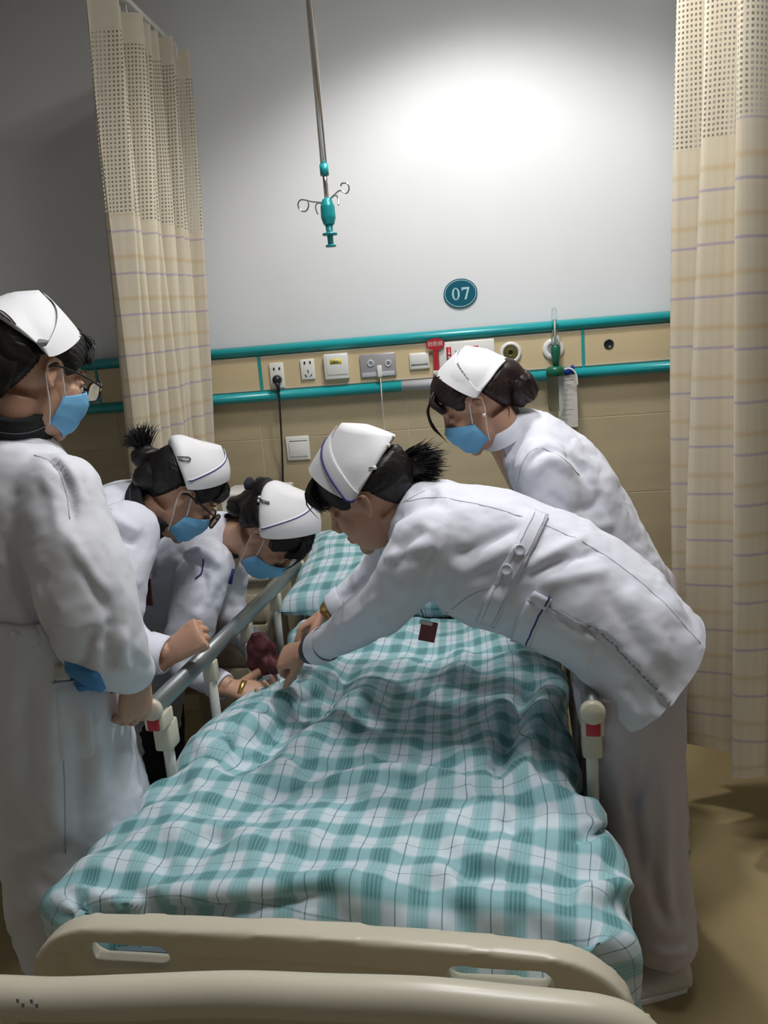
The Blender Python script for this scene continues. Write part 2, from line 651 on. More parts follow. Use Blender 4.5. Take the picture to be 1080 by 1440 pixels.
M['stripe'] = mat('navy_cap_stripe', (0.02, 0.02, 0.17), 0.6, 0.05)
M['mask'] = mat('surgical_mask_blue', (0.17, 0.45, 0.72), 0.7, 0.05, 40, 0.06, 300)
M['mask_dark'] = mat('surgical_mask_fabric', (0.05, 0.22, 0.46), 0.7, 0.06, 40)
M['elastic'] = mat('white_elastic', (0.8, 0.8, 0.8), 0.7, 0.02)
M['skin'] = mat('skin', (0.50, 0.285, 0.19), 0.48, 0.07, 25, 0.05, 220, sss=0.12)
M['hair'] = mat('black_hair', (0.009, 0.0075, 0.007), 0.45, 0.4, 60, 0.2, 260, stretch=(1, 1, 0.15), spec=0.35)
M['hair_brown'] = mat('dark_brown_hair', (0.020, 0.010, 0.009), 0.42, 0.45, 60, 0.2, 260, stretch=(1, 1, 0.15), spec=0.4)
M['knit'] = mat('black_knit_collar', (0.012, 0.013, 0.015), 0.9, 0.3, 120, 0.4, 500)
M['knit_line'] = mat('grey_knit_stripe', (0.10, 0.11, 0.12), 0.9, 0.2)
M['glasses'] = mat('black_acetate', (0.01, 0.01, 0.012), 0.25, 0.1)
M['pearl'] = mat('pearl', (0.8, 0.78, 0.74), 0.25, 0.03)
M['gold'] = mat('gold_tone', (0.52, 0.33, 0.10), 0.35, 0.05, metal=0.9)
M['maroon'] = mat('dark_red_fabric', (0.07, 0.010, 0.014), 0.7, 0.15, 15)
M['badge_red'] = mat('badge_holder_red', (0.15, 0.025, 0.035), 0.5, 0.1)
M['blue_ink'] = mat('blue_pen_plastic', (0.01, 0.03, 0.25), 0.35, 0.1)
M['paper'] = mat('paper_card', (0.58, 0.55, 0.50), 0.8, 0.05, 20)
M['shoe'] = mat('white_shoe', (0.60, 0.56, 0.50), 0.55, 0.05, 8)
M['lip'] = mat('lips', (0.36, 0.13, 0.11), 0.5, 0.05)
M['eye_white'] = mat('eye_white', (0.7, 0.68, 0.66), 0.3, 0.02)
M['metal_dark'] = mat('darkened_steel', (0.10, 0.10, 0.11), 0.35, 0.1, metal=0.8)
m, nt, b = new_mat('clear_plastic')
b.inputs['Base Color'].default_value = (0.86, 0.92, 0.92, 1)
b.inputs['Transmission Weight'].default_value = 1.0
b.inputs['Roughness'].default_value = 0.08
b.inputs['IOR'].default_value = 1.2
M['clear'] = m
m, nt, b = new_mat('lamp_lens')
b.inputs['Base Color'].default_value = (1, 0.98, 0.95, 1)
b.inputs['Emission Color'].default_value = (1, 0.97, 0.93, 1)
b.inputs['Emission Strength'].default_value = 4.0
M['lamp'] = m

# ------------------------------------------------------------------ the room
WY = 3.04
def struct(name, VF, m, parent=None):
    o = mesh(name, VF, m, parent, smooth=False)
    o['kind'] = 'structure'
    return o
CEIL = 3.03
struct('floor', box((-2.7, -1.8, -0.06), (2.3, WY, 0)), M['floor'])
struct('ceiling', box((-2.7, -1.8, CEIL), (2.3, WY, CEIL + 0.08)), M['ceil'])
wall_back = struct('wall_back', box((-2.7, WY, -0.06), (2.3, WY + 0.12, CEIL + 0.08)), M['paint'])
struct('wall_left', box((-2.82, -1.8, -0.06), (-2.7, WY + 0.12, CEIL + 0.08)), M['paint'])
struct('wall_right', box((2.3, -1.8, -0.06), (2.42, WY + 0.12, CEIL + 0.08)), M['paint'])
struct('wall_front', box((-2.82, -1.92, -0.06), (2.42, -1.8, CEIL + 0.08)), M['paint'])
mesh('tile_grout', box((-2.7, WY - 0.0115, 0.0), (2.3, WY, 1.345)), M['grout'], wall_back, smooth=False)
tile_me = None
zs = [0.0, 0.28, 0.58, 0.88, 1.18, 1.345]
tile_cache = {}
for r in range(5):
    z0, z1 = zs[r], zs[r + 1]
    x = -2.7
    while x < 2.29:
        x1 = min(x + 0.6, 2.3)
        key = (round(z1 - z0, 3), round(x1 - x, 3))
        if key not in tile_cache:
            V, F = box((0.0012, -0.009, 0.0012), (x1 - x - 0.0012, 0, z1 - z0 - 0.0012), 0.0015, 1)
            me = bpy.data.meshes.new('wall_tile')
            me.from_pydata(V.tolist(), [], F)
            me.materials.append(M['tile'])
            tile_cache[key] = me
        o = bpy.data.objects.new('wall_tile', tile_cache[key])
        COL.objects.link(o)
        o.parent = wall_back
        o.location = tuple(np.array([x, WY - 0.004, z0]) - np.array(wall_back.location))
        x = x1

# ceiling lamps that light the place
EX0, EY0 = A(1, 0, 0), A(0, 1, 0)
dl = empty('downlight', (LAMP[0], LAMP[1], CEIL - 0.03), 'round recessed ceiling downlight above the bed head', 'lamp')
mesh('trim_ring', lathe([(0.075, 0.0), (0.10, 0.0), (0.10, 0.012), (0.075, 0.02)], (LAMP[0], LAMP[1], CEIL - 0.012), (0, 0, 1)), M['white_plastic'], dl)
mesh('lens', lathe([(0.0, 0.0), (0.074, 0.0), (0.074, 0.006), (0.0, 0.006)], (LAMP[0], LAMP[1], CEIL - 0.008), (0, 0, 1)), M['lamp'], dl)
cp = empty('ceiling_panel_light', (0.2, 1.35, CEIL - 0.03), 'square ceiling panel light over the middle of the bed', 'lamp')
mesh('frame', prism(rrect(0.62, 0.62, 0.01, 2), (0.2, 1.35, CEIL - 0.02), EX0, EY0, (0, 0, 0.02), [rrect(0.58, 0.58, 0.005, 2)]), M['white_plastic'], cp, False)
mesh('diffuser', box((-0.09, 1.06, CEIL - 0.012), (0.49, 1.64, CEIL - 0.004)), M['lamp'], cp, False)

# ------------------------------------------------------------------ service rail on the wall above the bed
BY = WY - 0.045          # face of the beige panels
BX0, BX1 = -2.65, 2.25
band = empty('wall_service_rail', ((BX0 + BX1) / 2, WY, 1.33), 'long beige medical service rail with teal bumpers along the wall', 'wall rail')
XG0, XG1 = P(565, 540, BY)[0], P(693, 530, BY)[0]
def bumper(x0, x1, z, r, name, m):
    a = np.linspace(-pi * 0.5, pi * 0.5, 13)
    prof = [(WY - 0.030 - 0.034 * cos(t), z + r * sin(t)) for t in a]
    prof = [(WY - 0.012, z - r)] + prof + [(WY - 0.012, z + r)]
    rings = [[(x, y, zz) for y, zz in prof] for x in (x0, x1)]
    return mesh(name, loft(rings), m, band)
ZT, ZB = 1.531, 1.353
bumper(BX0, BX1, ZT, 0.021, 'upper_bumper', M['teal'])
bumper(BX0, XG0, ZB, 0.021, 'lower_bumper', M['teal'])
bumper(XG0, XG1, ZB, 0.0212, 'lower_bumper_repair', M['grey_plastic'])
bumper(XG1, BX1, ZB, 0.021, 'lower_bumper', M['teal'])
seps = [-1.55, P(366, 525, BY)[0], P(820, 487, BY)[0], P(949, 475, BY)[0], 1.6]
xs = [BX0] + seps + [BX1]
for i in range(len(xs) - 1):
    mesh('panel', box((xs[i] + 0.004, BY, ZB + 0.02), (xs[i + 1] - 0.004, WY - 0.005, ZT - 0.02), 0.003, 1), M['panel'], band, False)
for x in seps:
    mesh('joint_strip', box((x - 0.005, BY - 0.002, ZB + 0.015), (x + 0.005, WY - 0.006, ZT - 0.015)), M['teal'], band, False)
mesh('groove_strip', box((BX0, BY - 0.0015, ZT - 0.028), (BX1, BY + 0.002, ZT - 0.0245)), M['paper'], band, False)
mesh('groove_strip', box((BX0, BY - 0.0015, ZB + 0.0245), (BX1, BY + 0.002, ZB + 0.028)), M['paper'], band, False)

def wrect(px0, py0, px1, py1, Y):
    cx, cy = (px0 + px1) / 2, (py0 + py1) / 2
    return P(px0, cy, Y)[0], P(px1, cy, Y)[0], P(cx, py1, Y)[2], P(cx, py0, Y)[2]
def plate(name, px, Y, th, m, parent=None, bev=0.004, **kw):
    x0, x1, z0, z1 = wrect(*px, Y)
    return mesh(name, box((x0, Y - th, z0), (x1, Y, z1), bev), m, parent, True, **kw)
EX, EZ, EYN = A(1, 0, 0), A(0, 0, 1), A(0, -1, 0)
def slots(parent, px, py, Y, with_top=True):
    c = P(px, py, Y)
    k = 0.0075
    if with_top:
        for s in (-1, 1):
            mesh('socket_hole', frame_box(c + EX * s * 0.011 + EZ * 0.026, EX, EYN, EZ, 0.0032, 0.001, 0.005), M['dark_plastic'], parent, False)
    mesh('socket_hole', frame_box(c + EZ * -0.008, EX, EYN, EZ, 0.0018, 0.001, 0.006), M['dark_plastic'], parent, False)
    for s in (-1, 1):
        d = nrm(A(s * 0.6, 0, 0.8))
        mesh('socket_hole', frame_box(c + EX * s * 0.010 - EZ * 0.024, nrm(A(0.8, 0, -s * 0.6)), EYN, d, 0.0017, 0.001, 0.006), M['dark_plastic'], parent, False)
for i, (r, lab) in enumerate((((380, 510, 400, 546), 'narrow white power socket with a black plug in it'), ((423, 505, 443, 534), 'empty narrow white power socket on the service rail'))):
    x0, x1, z0, z1 = wrect(*r, BY)
    e = empty('power_socket', ((x0 + x1) / 2, BY, z0), lab, 'socket', 'power sockets on the service rail')
    plate('plate', r, BY, 0.008, M['white_plastic'], e)
    slots(e, (r[0] + r[2]) / 2, (r[1] + r[3]) / 2, BY - 0.0085)
# plug with a black cable down the wall
c0 = P(390, 534, BY - 0.02)
e = empty('power_plug', c0, 'black power plug with a black cable hanging down the wall', 'plug')
mesh('plug_head', lathe([(0.0, 0.0), (0.013, 0.0), (0.018, 0.008), (0.018, 0.022), (0.012, 0.032), (0, 0.034)], c0 + A(0, 0.0115, 0), (0, -1, 0.0)), M['dark_plastic'], e)
mesh('strain_relief', tube([c0 + A(0, -0.012, -0.008), c0 + A(0.003, -0.006, -0.045)], [0.010, 0.006], 10), M['dark_plastic'], e)
mesh('cable', tube([c0 + A(0.003, -0.006, -0.04), P(395, 600, WY - 0.06), P(397, 640, WY - 0.035), P(398, 690, WY - 0.03), P(399, 760, WY - 0.03), P(398, 830, WY - 0.03)], 0.0042, 8, 40), M['dark_plastic'], e)
# white control box with yellow sticker
e = empty('control_box', (P(474, 515, BY)[0], BY, P(474, 533, BY)[2]), 'square white control box with a small yellow sticker', 'control box')
plate('box_body', (457, 497, 491, 533), BY, 0.022, M['white_plastic'], e, 0.004)
plate('box_lid', (459, 499, 489, 527), BY - 0.0215, 0.003, M['white_plastic'], e, 0.0014)
plate('sticker', (464, 505, 480, 512), BY - 0.0246, 0.0006, M['yellow'], e, 0)
plate('sticker_print', (468, 507, 476, 510), BY - 0.0253, 0.0003, M['print_grey'], e, 0)
# silver call plate and handset jack
e = empty('call_plate', (P(532, 512, BY)[0], BY, P(532, 530, BY)[2]), 'wide silver nurse call plate on the service rail', 'call plate')
plate('plate', (507, 497, 557, 530), BY, 0.010, M['silver'], e, 0.003)
plate('lower_strip', (509, 523, 555, 529), BY - 0.0102, 0.002, M['grey_plastic'], e, 0.001)
for px in (521, 546):
    mesh('jack_ring', lathe([(0.006, 0), (0.014, 0), (0.014, 0.002), (0.006, 0.002)], P(px, 511, BY - 0.0105), (0, -1, 0)), M['grey_plastic'], e)
    mesh('jack_hole', lathe([(0.0, 0), (0.006, 0), (0.006, 0.001), (0, 0.001)], P(px, 511, BY - 0.0105), (0, -1, 0)), M['print_grey'], e)
c0 = P(534, 518, BY - 0.02)
e = empty('handset_cord', c0, 'thin white cord with a white jack plugged into the silver plate', 'cord')
mesh('jack_plug', frame_box(P(534, 522, BY - 0.020), EX, EYN, EZ, 0.009, 0.008, 0.022, 0.003), M['white_plastic'], e)
mesh('cord', tube([P(535, 530, BY - 0.022), P(537, 560, BY - 0.03), P(540, 600, WY - 0.03), P(543, 650, WY - 0.025), P(544, 720, WY - 0.025), P(545, 800, WY - 0.025)], 0.0022, 6, 40), M['white_plastic'], e)
# white rocker plate
e = empty('rocker_switch', (P(590, 507, BY)[0], BY, P(590, 518, BY)[2]), 'small blank white switch plate between silver plate and red tag', 'switch')
plate('plate', (576, 496, 604, 519), BY, 0.011, M['white_plastic'], e)
plate('rocker', (578, 498, 602, 512), BY - 0.0105, 0.003, M['white_plastic'], e, 0.0012)
plate('gap_line', (578, 512.6, 602, 514), BY - 0.0105, 0.001, M['print_grey'], e, 0)
# white card holder with red slips
e = empty('card_holder', (P(656, 500, BY)[0], BY, P(656, 523, BY)[2]), 'white card holder with two red slips on the service rail', 'card holder')
plate('backing', (617, 479, 696, 523), BY, 0.012, M['white_plastic'], e)
plate('lower_ledge', (618, 518, 695, 523), BY - 0.012, 0.008, M['white_plastic'], e, 0.002)
for r in ((628, 488, 635, 514), (666, 486, 673, 508)):
    s = plate('red_slip', r, BY - 0.0122, 0.0012, M['red'], e, 0)
    for k in range(3):
        y0 = r[1] + 8 + k * 5.2
        if y0 + 3.5 < r[3]:
            plate('slip_print', (r[0] + 2, y0, r[2] - 2, y0 + 3.2), BY - 0.0136, 0.0003, M['paper'], s, 0)
for k in range(7):
    px = 640 + k * 3.4
    plate('printed_mark', (px, 493 + (k % 3), px + 2.0, 499 - (k % 2) * 2), BY - 0.0122, 0.0004, M['print_grey'], e, 0)
# red T shaped tag
c0 = P(612, 484, BY - 0.024)
e = empty('warning_tag', (c0[0], BY, P(613, 523, BY)[2]), 'red oval warning tag on a red stem over the rail', 'tag')
el = [(0.036 * cos(t), 0.0215 * sin(t)) for t in np.linspace(0, 2 * pi, 28, endpoint=False)]
mesh('oval_head', prism(el, c0, EX, EZ, (0, 0.004, 0)), M['red'], e, False)
x0, x1, z0, z1 = wrect(610, 489, 616.5, 521, BY - 0.02)
mesh('stem', box((x0, BY - 0.023, z0), (x1, BY - 0.019, z1)), M['red'], e, False)
mesh('clip_foot', box((x0 - 0.005, BY - 0.024, z0 - 0.014), (x1 + 0.007, BY, z0), 0.003), M['white_plastic'], e)
text_mesh('lettering', '\u9632\u8dcc\u5012', M['paper'], e, c0 + A(0, -0.0008, 0.0), EX, EZ, 0.019)
# round gas outlet
c0 = P(718, 496, BY)
e = empty('gas_outlet', c0, 'round white gas outlet with olive centre on the service rail', 'gas outlet')
mesh('collar', lathe([(0.028, 0), (0.041, 0), (0.041, 0.006), (0.036, 0.011), (0.028, 0.011)], c0, (0, -1, 0), 32), M['white_plastic'], e)
mesh('outlet_face', lathe([(0, 0), (0.0305, 0), (0.0305, 0.008), (0.026, 0.010), (0.022, 0.008), (0.014, 0.012), (0.008, 0.012), (0.0075, 0.006), (0, 0.006)], c0, (0, -1, 0), 32), M['olive'], e)
mesh('port', lathe([(0, 0), (0.0072, 0), (0.0072, 0.001), (0, 0.001)], c0 + A(0, -0.0068, 0), (0, -1, 0), 16), M['dark_plastic'], e)
# black round grommet
c0 = P(856, 484, BY)
mesh('cable_grommet', lathe([(0, 0), (0.018, 0), (0.018, 0.003), (0.014, 0.005), (0.012, 0.002), (0, 0.002)], c0, (0, -1, 0)), M['dark_plastic'])
tag(bpy.data.objects['cable_grommet'], 'small round black cable grommet on the beige rail', 'grommet')
# oxygen flow meter with humidifier bottle
c0 = P(778, 491, BY)
e = empty('oxygen_flowmeter', P(778, 560, BY - 0.03), 'oxygen flowmeter with green valve and clear humidifier bottle', 'flowmeter')
mesh('wall_collar', lathe([(0.02, 0), (0.040, 0), (0.040, 0.006), (0.034, 0.012), (0.02, 0.012)], c0, (0, -1, 0), 32), M['white_plastic'], e)
mesh('socket_face', lathe([(0, 0), (0.031, 0), (0.031, 0.009), (0.0, 0.011)], c0, (0, -1, 0), 28), M['silver'], e)
q = c0 + A(0.004, -0.045, -0.006)
mesh('valve_stem', tube([c0 + A(0.004, -0.008, -0.006), q], 0.011, 12), M['green'], e)
mesh('valve_body', lathe([(0, -0.058), (0.010, -0.058), (0.013, -0.03), (0.017, -0.012), (0.018, 0.014), (0.012, 0.022), (0, 0.022)], q, (0, 0, 1)), M['green'], e)
ft = mesh('flow_tube', lathe([(0.0, 0.02), (0.015, 0.02), (0.015, 0.05), (0.011, 0.055), (0.011, 0.125), (0.008, 0.15), (0, 0.155)], q, (0, 0, 1)), M['clear'], e)
mesh('float_rod', tube([q + A(0, 0, 0.025), q + A(0, 0, 0.12)], 0.0025, 8), M['white_plastic'], ft)
mesh('bottle_cap', lathe([(0, -0.092), (0.032, -0.092), (0.034, -0.066), (0.026, -0.057), (0, -0.056)], q + A(-0.004, 0, 0), (0, 0, 1)), M['green'], e)
mesh('humidifier_bottle', lathe([(0, -0.22), (0.026, -0.22), (0.030, -0.20), (0.030, -0.11), (0.027, -0.0925), (0, -0.0925)], q + A(-0.004, 0, 0), (0, 0, 1)), M['clear'], e)
mesh('oxygen_tube', tube([q + A(0.02, -0.005, -0.07), q + A(0.05, -0.012, -0.068), q + A(0.07, -0.012, -0.09), q + A(0.075, -0.01, -0.13)], 0.003, 8, 24), M['white_plastic'], e)
# record card hung beside it
x0, x1, z0, z1 = wrect(785, 527, 812, 601, BY - 0.025)
e = empty('record_card', ((x0 + x1) / 2, BY - 0.025, z0), 'long printed record card hanging beside the oxygen bottle', 'card')
mesh('card', box((x0, BY - 0.026, z0), (x1, BY - 0.0235, z1)), M['paper'], e, False)
for k in range(9):
    zz = z1 - 0.018 - k * (z1 - z0 - 0.03) / 9
    mesh('printed_line', box((x0 + 0.010, BY - 0.0267, zz - (0.003 if k == 0 else 0.0012)), (x1 - 0.012 - 0.01 * (k % 3), BY - 0.0261, zz)), M['print_grey'], e, False)
mesh('blue_clip', join([ell((x0 + 0.03, BY - 0.028, z1 + 0.012), (0.022, 0.008, 0.014)), ell((x0 + 0.055, BY - 0.03, z1 + 0.02), (0.008, 0.008, 0.016))]), M['blue_ink'], e)

# ------------------------------------------------------------------ bed number sign
c0 = P(647.5, 412.5, WY - 0.006)
e = empty('bed_number_sign', c0 - A(0, 0, 0.055), 'oval teal bed number sign reading 07', 'sign')
def oval(a, b, n=48): return [(a * cos(t), b * sin(t)) for t in np.linspace(0, 2 * pi, n, endpoint=False)]
mesh('sign_plate', prism(oval(0.064, 0.054), c0, EX, EZ, (0, 0.0055, 0)), M['sign_blue'], e, False)
mesh('border_line', prism(oval(0.0595, 0.0495), c0 + A(0, -0.0003, 0), EX, EZ, (0, 0.0003, 0), [oval(0.0575, 0.0475)]), M['sign_print'], e, False)
d0 = c0 + A(-0.0175, -0.0006, -0.001)
mesh('digit', prism(oval(0.0145, 0.0225, 32), d0, EX, EZ, (0, 0.0005, 0), [oval(0.0078, 0.0195, 32)]), M['sign_print'], e, False)
d7 = [(-0.0145, 0.022), (0.0145, 0.022), (0.0145, 0.017), (0.002, -0.0225), (-0.0055, -0.0225), (0.0075, 0.0145), (-0.009, 0.0145), (-0.012, 0.010), (-0.0145, 0.010)]
mesh('digit', prism(d7, c0 + A(0.0195, -0.0006, -0.001), EX, EZ, (0, 0.0005, 0)), M['sign_print'], e, False)

# light switch on the tiles
e = empty('wall_switch', P(419, 646, WY - 0.013), 'square white light switch plate on the beige tiles', 'switch')
plate('plate', (403, 613, 436, 647), WY - 0.013, 0.009, M['white_plastic'], e)
plate('rocker', (407, 621, 432, 642), WY - 0.0222, 0.003, M['white_plastic'], e, 0.0014)
plate('gap_line', (407, 619.3, 432, 620.6), WY - 0.0222, 0.0008, M['print_grey'], e, 0)

# ------------------------------------------------------------------ ceiling hung drip pole
ip = P(458, 262, 2.22)
e = empty('drip_pole', (ip[0], ip[1], ip[2] - 0.13), 'ceiling hung steel drip pole with teal hook block', 'drip pole')
mesh('outer_tube', tube([(ip[0], ip[1], CEIL - 0.03), (ip[0], ip[1], ip[2] + 0.05)], 0.0095, 14), M['steel'], e)
mesh('inner_tube', tube([(ip[0], ip[1], ip[2] + 0.06), (ip[0], ip[1], ip[2] - 0.05)], 0.0068, 12), M['steel'], e)
mesh('ceiling_trolley', box((ip[0] - 0.03, ip[1] - 0.05, CEIL - 0.035), (ip[0] + 0.03, ip[1] + 0.05, CEIL - 0.001), 0.006), M['white_plastic'], e)
mesh('collar', lathe([(0.0, -0.014), (0.012, -0.014), (0.0125, 0.014), (0, 0.014)], ip + A(0, 0, 0.042), (0, 0, 1)), M['teal'], e)
hb = ip - A(0, 0, 0.062)
mesh('hook_block', union([lathe([(0, -0.04), (0.015, -0.04), (0.021, -0.02), (0.020, 0.01), (0.012, 0.03), (0, 0.032)], hb, (0, 0, 1))], 0.003, 1), M['teal'], e)
mesh('handle', lathe([(0, -0.092), (0.008, -0.092), (0.0085, -0.07), (0.011, -0.04), (0, -0.038)], hb, (0, 0, 1)), M['teal'], e)
for dz, r in ((-0.064, 0.021), (-0.095, 0.015)):
    mesh('flange', lathe([(0, -0.0025), (r, -0.0025), (r, 0.0025), (0, 0.0025)], hb + A(0, 0, dz), (0, 0, 1)), M['teal'], e)
def hook(pts):
    mesh('hook', tube(pts, 0.0022, 7, 44), M['steel'], e)
pp = lambda x, y, dy=0.0: P(x, y, 2.22 + dy)
hook([pp(456, 285), pp(440, 284), pp(424, 281), pp(419, 288), pp(423, 296), pp(430, 297), pp(434, 290), pp(433, 284)])
hook([pp(455, 286), pp(447, 286, -0.02), pp(444, 290, -0.04), pp(445, 297, -0.06), pp(447, 301, -0.07)])
hook([pp(462, 282), pp(470, 274), pp(478, 268), pp(487, 272), pp(491, 265), pp(488, 258), pp(481, 258), pp(479, 262)])
hook([pp(463, 281), pp(471, 275, -0.02), pp(475, 278, -0.05), pp(476, 288, -0.07)])

# ------------------------------------------------------------------ curtains on ceiling tracks
def curtain(name, path, npl, amp, zt, zn, zb, lean, label, hemw=0.0, seed=1):
    pth = spline(path, 60)
    seg = np.linalg.norm(np.diff(pth, axis=0), axis=1)
    s = np.concatenate([[0], np.cumsum(seg)])
    n = npl * 16
    ss = np.linspace(0, s[-1], n)
    C = np.stack([np.interp(ss, s, pth[:, 0]), np.interp(ss, s, pth[:, 1])], -1)
    T = np.gradient(C, axis=0)
    T /= np.linalg.norm(T, axis=1)[:, None]
    Nn = np.stack([-T[:, 1], T[:, 0]], -1)
    rs = np.random.RandomState(seed)
    ph = np.linspace(0, npl * 2 * pi, n) + 0.9 * np.interp(np.arange(n), np.linspace(0, n - 1, npl + 1), rs.uniform(-1, 1, npl + 1))
    am = amp * np.interp(np.arange(n), np.linspace(0, n - 1, npl + 2), rs.uniform(0.55, 1.25, npl + 2))
    e = empty(name, (C[:, 0].mean(), C[:, 1].mean(), zb), label, 'curtain', 'hospital bed curtains')
    def surf(z0, z1, k, part, m):
        zz = np.linspace(z0, z1, k)
        V, UV = [], []
        for z in zz:
            f = (zt - z) / (zt - zb)
            w = np.sin(ph + 0.5 * np.sin(2.2 * f + ph * 0.13)) + 0.25 * np.sin(2 * ph + 3 * f)
            off = am * (0.8 + 0.5 * f) * w
            tw = 0.012 * np.sin(5 * f + 0.6 * ph)
            Q = C + Nn * (off + tw)[:, None]
            L = np.concatenate([[0], np.cumsum(np.linalg.norm(np.diff(C + Nn * (am * w)[:, None], axis=0), axis=1))])
            V += [(q[0] + lean[0] * f, q[1] + lean[1] * f, z + 0.012 * sin(0.7 * ph_) * (f > 0.98)) for q, ph_ in zip(Q, ph)]
            UV += [(l, z + 0.02 * l) for l in L]
        F = [(i * n + j, i * n + j + 1, (i + 1) * n + j + 1, (i + 1) * n + j) for i in range(k - 1) for j in range(n - 1)]
        return mesh(part, (np.array(V), F), m, e, True, UV)
    surf(zt, zt - 0.09, 4, 'heading', M['curtain_plain'])
    surf(zt - 0.088, zn, 24, 'net_panel', M['net'])
    surf(zn + 0.002, zb, 48, 'cloth_panel', M['curtain'])
    for k in range(npl):
        i = min(n - 1, k * 16 + 8)
        mesh('hook', tube([(C[i, 0], C[i, 1], zt - 0.03), (C[i, 0], C[i, 1], zt + 0.03)], 0.003, 6), M['white_plastic'], e)
    return C
M['curtain_plain'] = mat('curtain_header', (0.60, 0.54, 0.43), 0.85, 0.04, 20)
ZTOP = 2.60
curtain('bed_curtain', [(-1.02, 2.95), (-1.05, 2.76), (-1.06, 2.58), (-1.08, 2.44)], 8, 0.046, ZTOP, 1.98, 0.28, (-0.14, 0.0), 'cream checked curtain bunched beside the nurses near the wall', seed=3)
def track(VF, hangers, label):
    e = empty('curtain_track', (hangers[0][0], hangers[0][1], hangers[0][2] - 0.02), label, 'curtain track')
    mesh('rail', VF, M['white_plastic'], e)
    for (x, y, z) in hangers:
        mesh('hanger_rod', tube([(x, y, z), (x, y, CEIL)], 0.006, 8), M['white_plastic'], e)
track(box((-1.075, 0.6, ZTOP + 0.028), (-1.045, 3.03, ZTOP + 0.045), 0.003), ((-1.06, 2.2, ZTOP + 0.045), (-1.06, 1.0, ZTOP + 0.045)), 'white curtain track over the bunched curtain by the masked nurses')
curtain('bed_curtain', [(0.59, 2.36), (0.605, 2.22), (0.63, 2.09), (0.70, 2.0), (0.81, 2.04), (0.93, 2.02), (1.12, 1.95), (1.3, 1.9)], 8, 0.058, ZTOP + 0.2, 1.94, 0.27, (0.012, 0.03), 'cream checked curtain hanging beside the nurse in the belted coat', seed=8)
track(tube([(0.57, 2.9, ZTOP + 0.237), (0.57, 2.36, ZTOP + 0.237), (0.61, 2.09, ZTOP + 0.237), (0.68, 2.0, ZTOP + 0.237), (0.93, 2.02, ZTOP + 0.237), (1.3, 1.9, ZTOP + 0.237)], 0.006, 8, 40), ((0.57, 2.6, ZTOP + 0.24), (1.1, 1.957, ZTOP + 0.24)), 'white curtain track over the curtain beside the belted coat')

# ------------------------------------------------------------------ bed
BO = A(-0.31, 1.0, 0)
BA = radians(2.8)
BXV, BYV = A(cos(BA), -sin(BA), 0), A(sin(BA), cos(BA), 0)
def B(bx, by, z):
    return BO + BXV * bx + BYV * by + A(0, 0, z)
def Bv(V):
    V = np.asarray(V, float)
    return BO + V[:, :1] * BXV + V[:, 1:2] * BYV + V[:, 2:3] * A(0, 0, 1)
def bbox(lo, hi, bev=0.0):
    V, F = box(lo, hi, bev)
    return Bv(V), F
bed = empty('hospital_bed', B(0, 1.0, 0), 'adjustable hospital bed with cream end boards and metal side rails', 'bed')

def end_board(by, hw, zt, zb, drop, thick, holes, name):
    top = []
    for s in np.linspace(-1, 1, 61):
        a = abs(s)
        z = zt - 0.018 * a ** 2 - (drop * (1 - sqrt(max(0, 1 - ((a - 0.74) / 0.26) ** 2))) if a > 0.74 else 0)
        top.append((s * hw, z))
    out = [(-hw, zb)] + top + [(hw, zb)]
    V, F = union([prism(out, B(0, by, 0), BXV, A(0, 0, 1), BYV * thick, holes)], 0.0055, 3)
    # pressed panel inside the rounded rim
    loc = np.stack([(V - BO) @ BXV, (V - BO) @ BYV, V[:, 2]], -1)
    zz = zt - 0.018 * (loc[:, 0] / hw) ** 2
    inside = np.clip((hw - 0.06 - np.abs(loc[:, 0])) / 0.008, 0, 1) * np.clip((zz - 0.045 - loc[:, 2]) / 0.008, 0, 1)
    front = loc[:, 1] < by + thick * 0.5
    for h in holes:
        hc = np.mean(h, axis=0)
        hx, hz = (max(p[0] for p in h) - min(p[0] for p in h)) / 2, (max(p[1] for p in h) - min(p[1] for p in h)) / 2
        r = np.maximum(np.abs(loc[:, 0] - hc[0]) / (hx + 0.022), np.abs(loc[:, 2] - hc[1]) / (hz + 0.016))
        inside *= np.clip((r - 1) / 0.12, 0, 1)
    V = V + BYV * (np.where(front, 0.006, -0.006) * inside)[:, None]
    return mesh(name, (V, F), M['cream'], bed)
h1 = P(178, 1344, 1.0)
h2 = P(703, 1358, 1.0)
def hb_(p): return (p - BO) @ BXV, p[2]
u1, v1 = hb_(h1)
u2, v2 = hb_(h2)
end_board(-0.02, 0.49, 0.622, 0.24, 0.115, 0.042, [rrect(0.152, 0.040, 0.019, 6, u1, v1), rrect(0.158, 0.040, 0.019, 6, u2, v2)], 'footboard')
end_board(1.935, 0.45, 0.86, 0.24, 0.12, 0.042, [rrect(0.15, 0.04, 0.019, 6, -0.22, 0.78), rrect(0.15, 0.04, 0.019, 6, 0.22, 0.78)], 'headboard')
mesh('deck_frame', join([bbox((-0.44, 0.02, 0.33), (-0.40, 1.93, 0.39), 0.006), bbox((0.40, 0.02, 0.33), (0.44, 1.93, 0.39), 0.006), bbox((-0.42, 0.03, 0.385), (0.42, 1.92, 0.40))] + [bbox((-0.42, y, 0.34), (0.42, y + 0.04, 0.38)) for y in (0.1, 0.7, 1.3, 1.85)]), M['bed_metal'], bed)
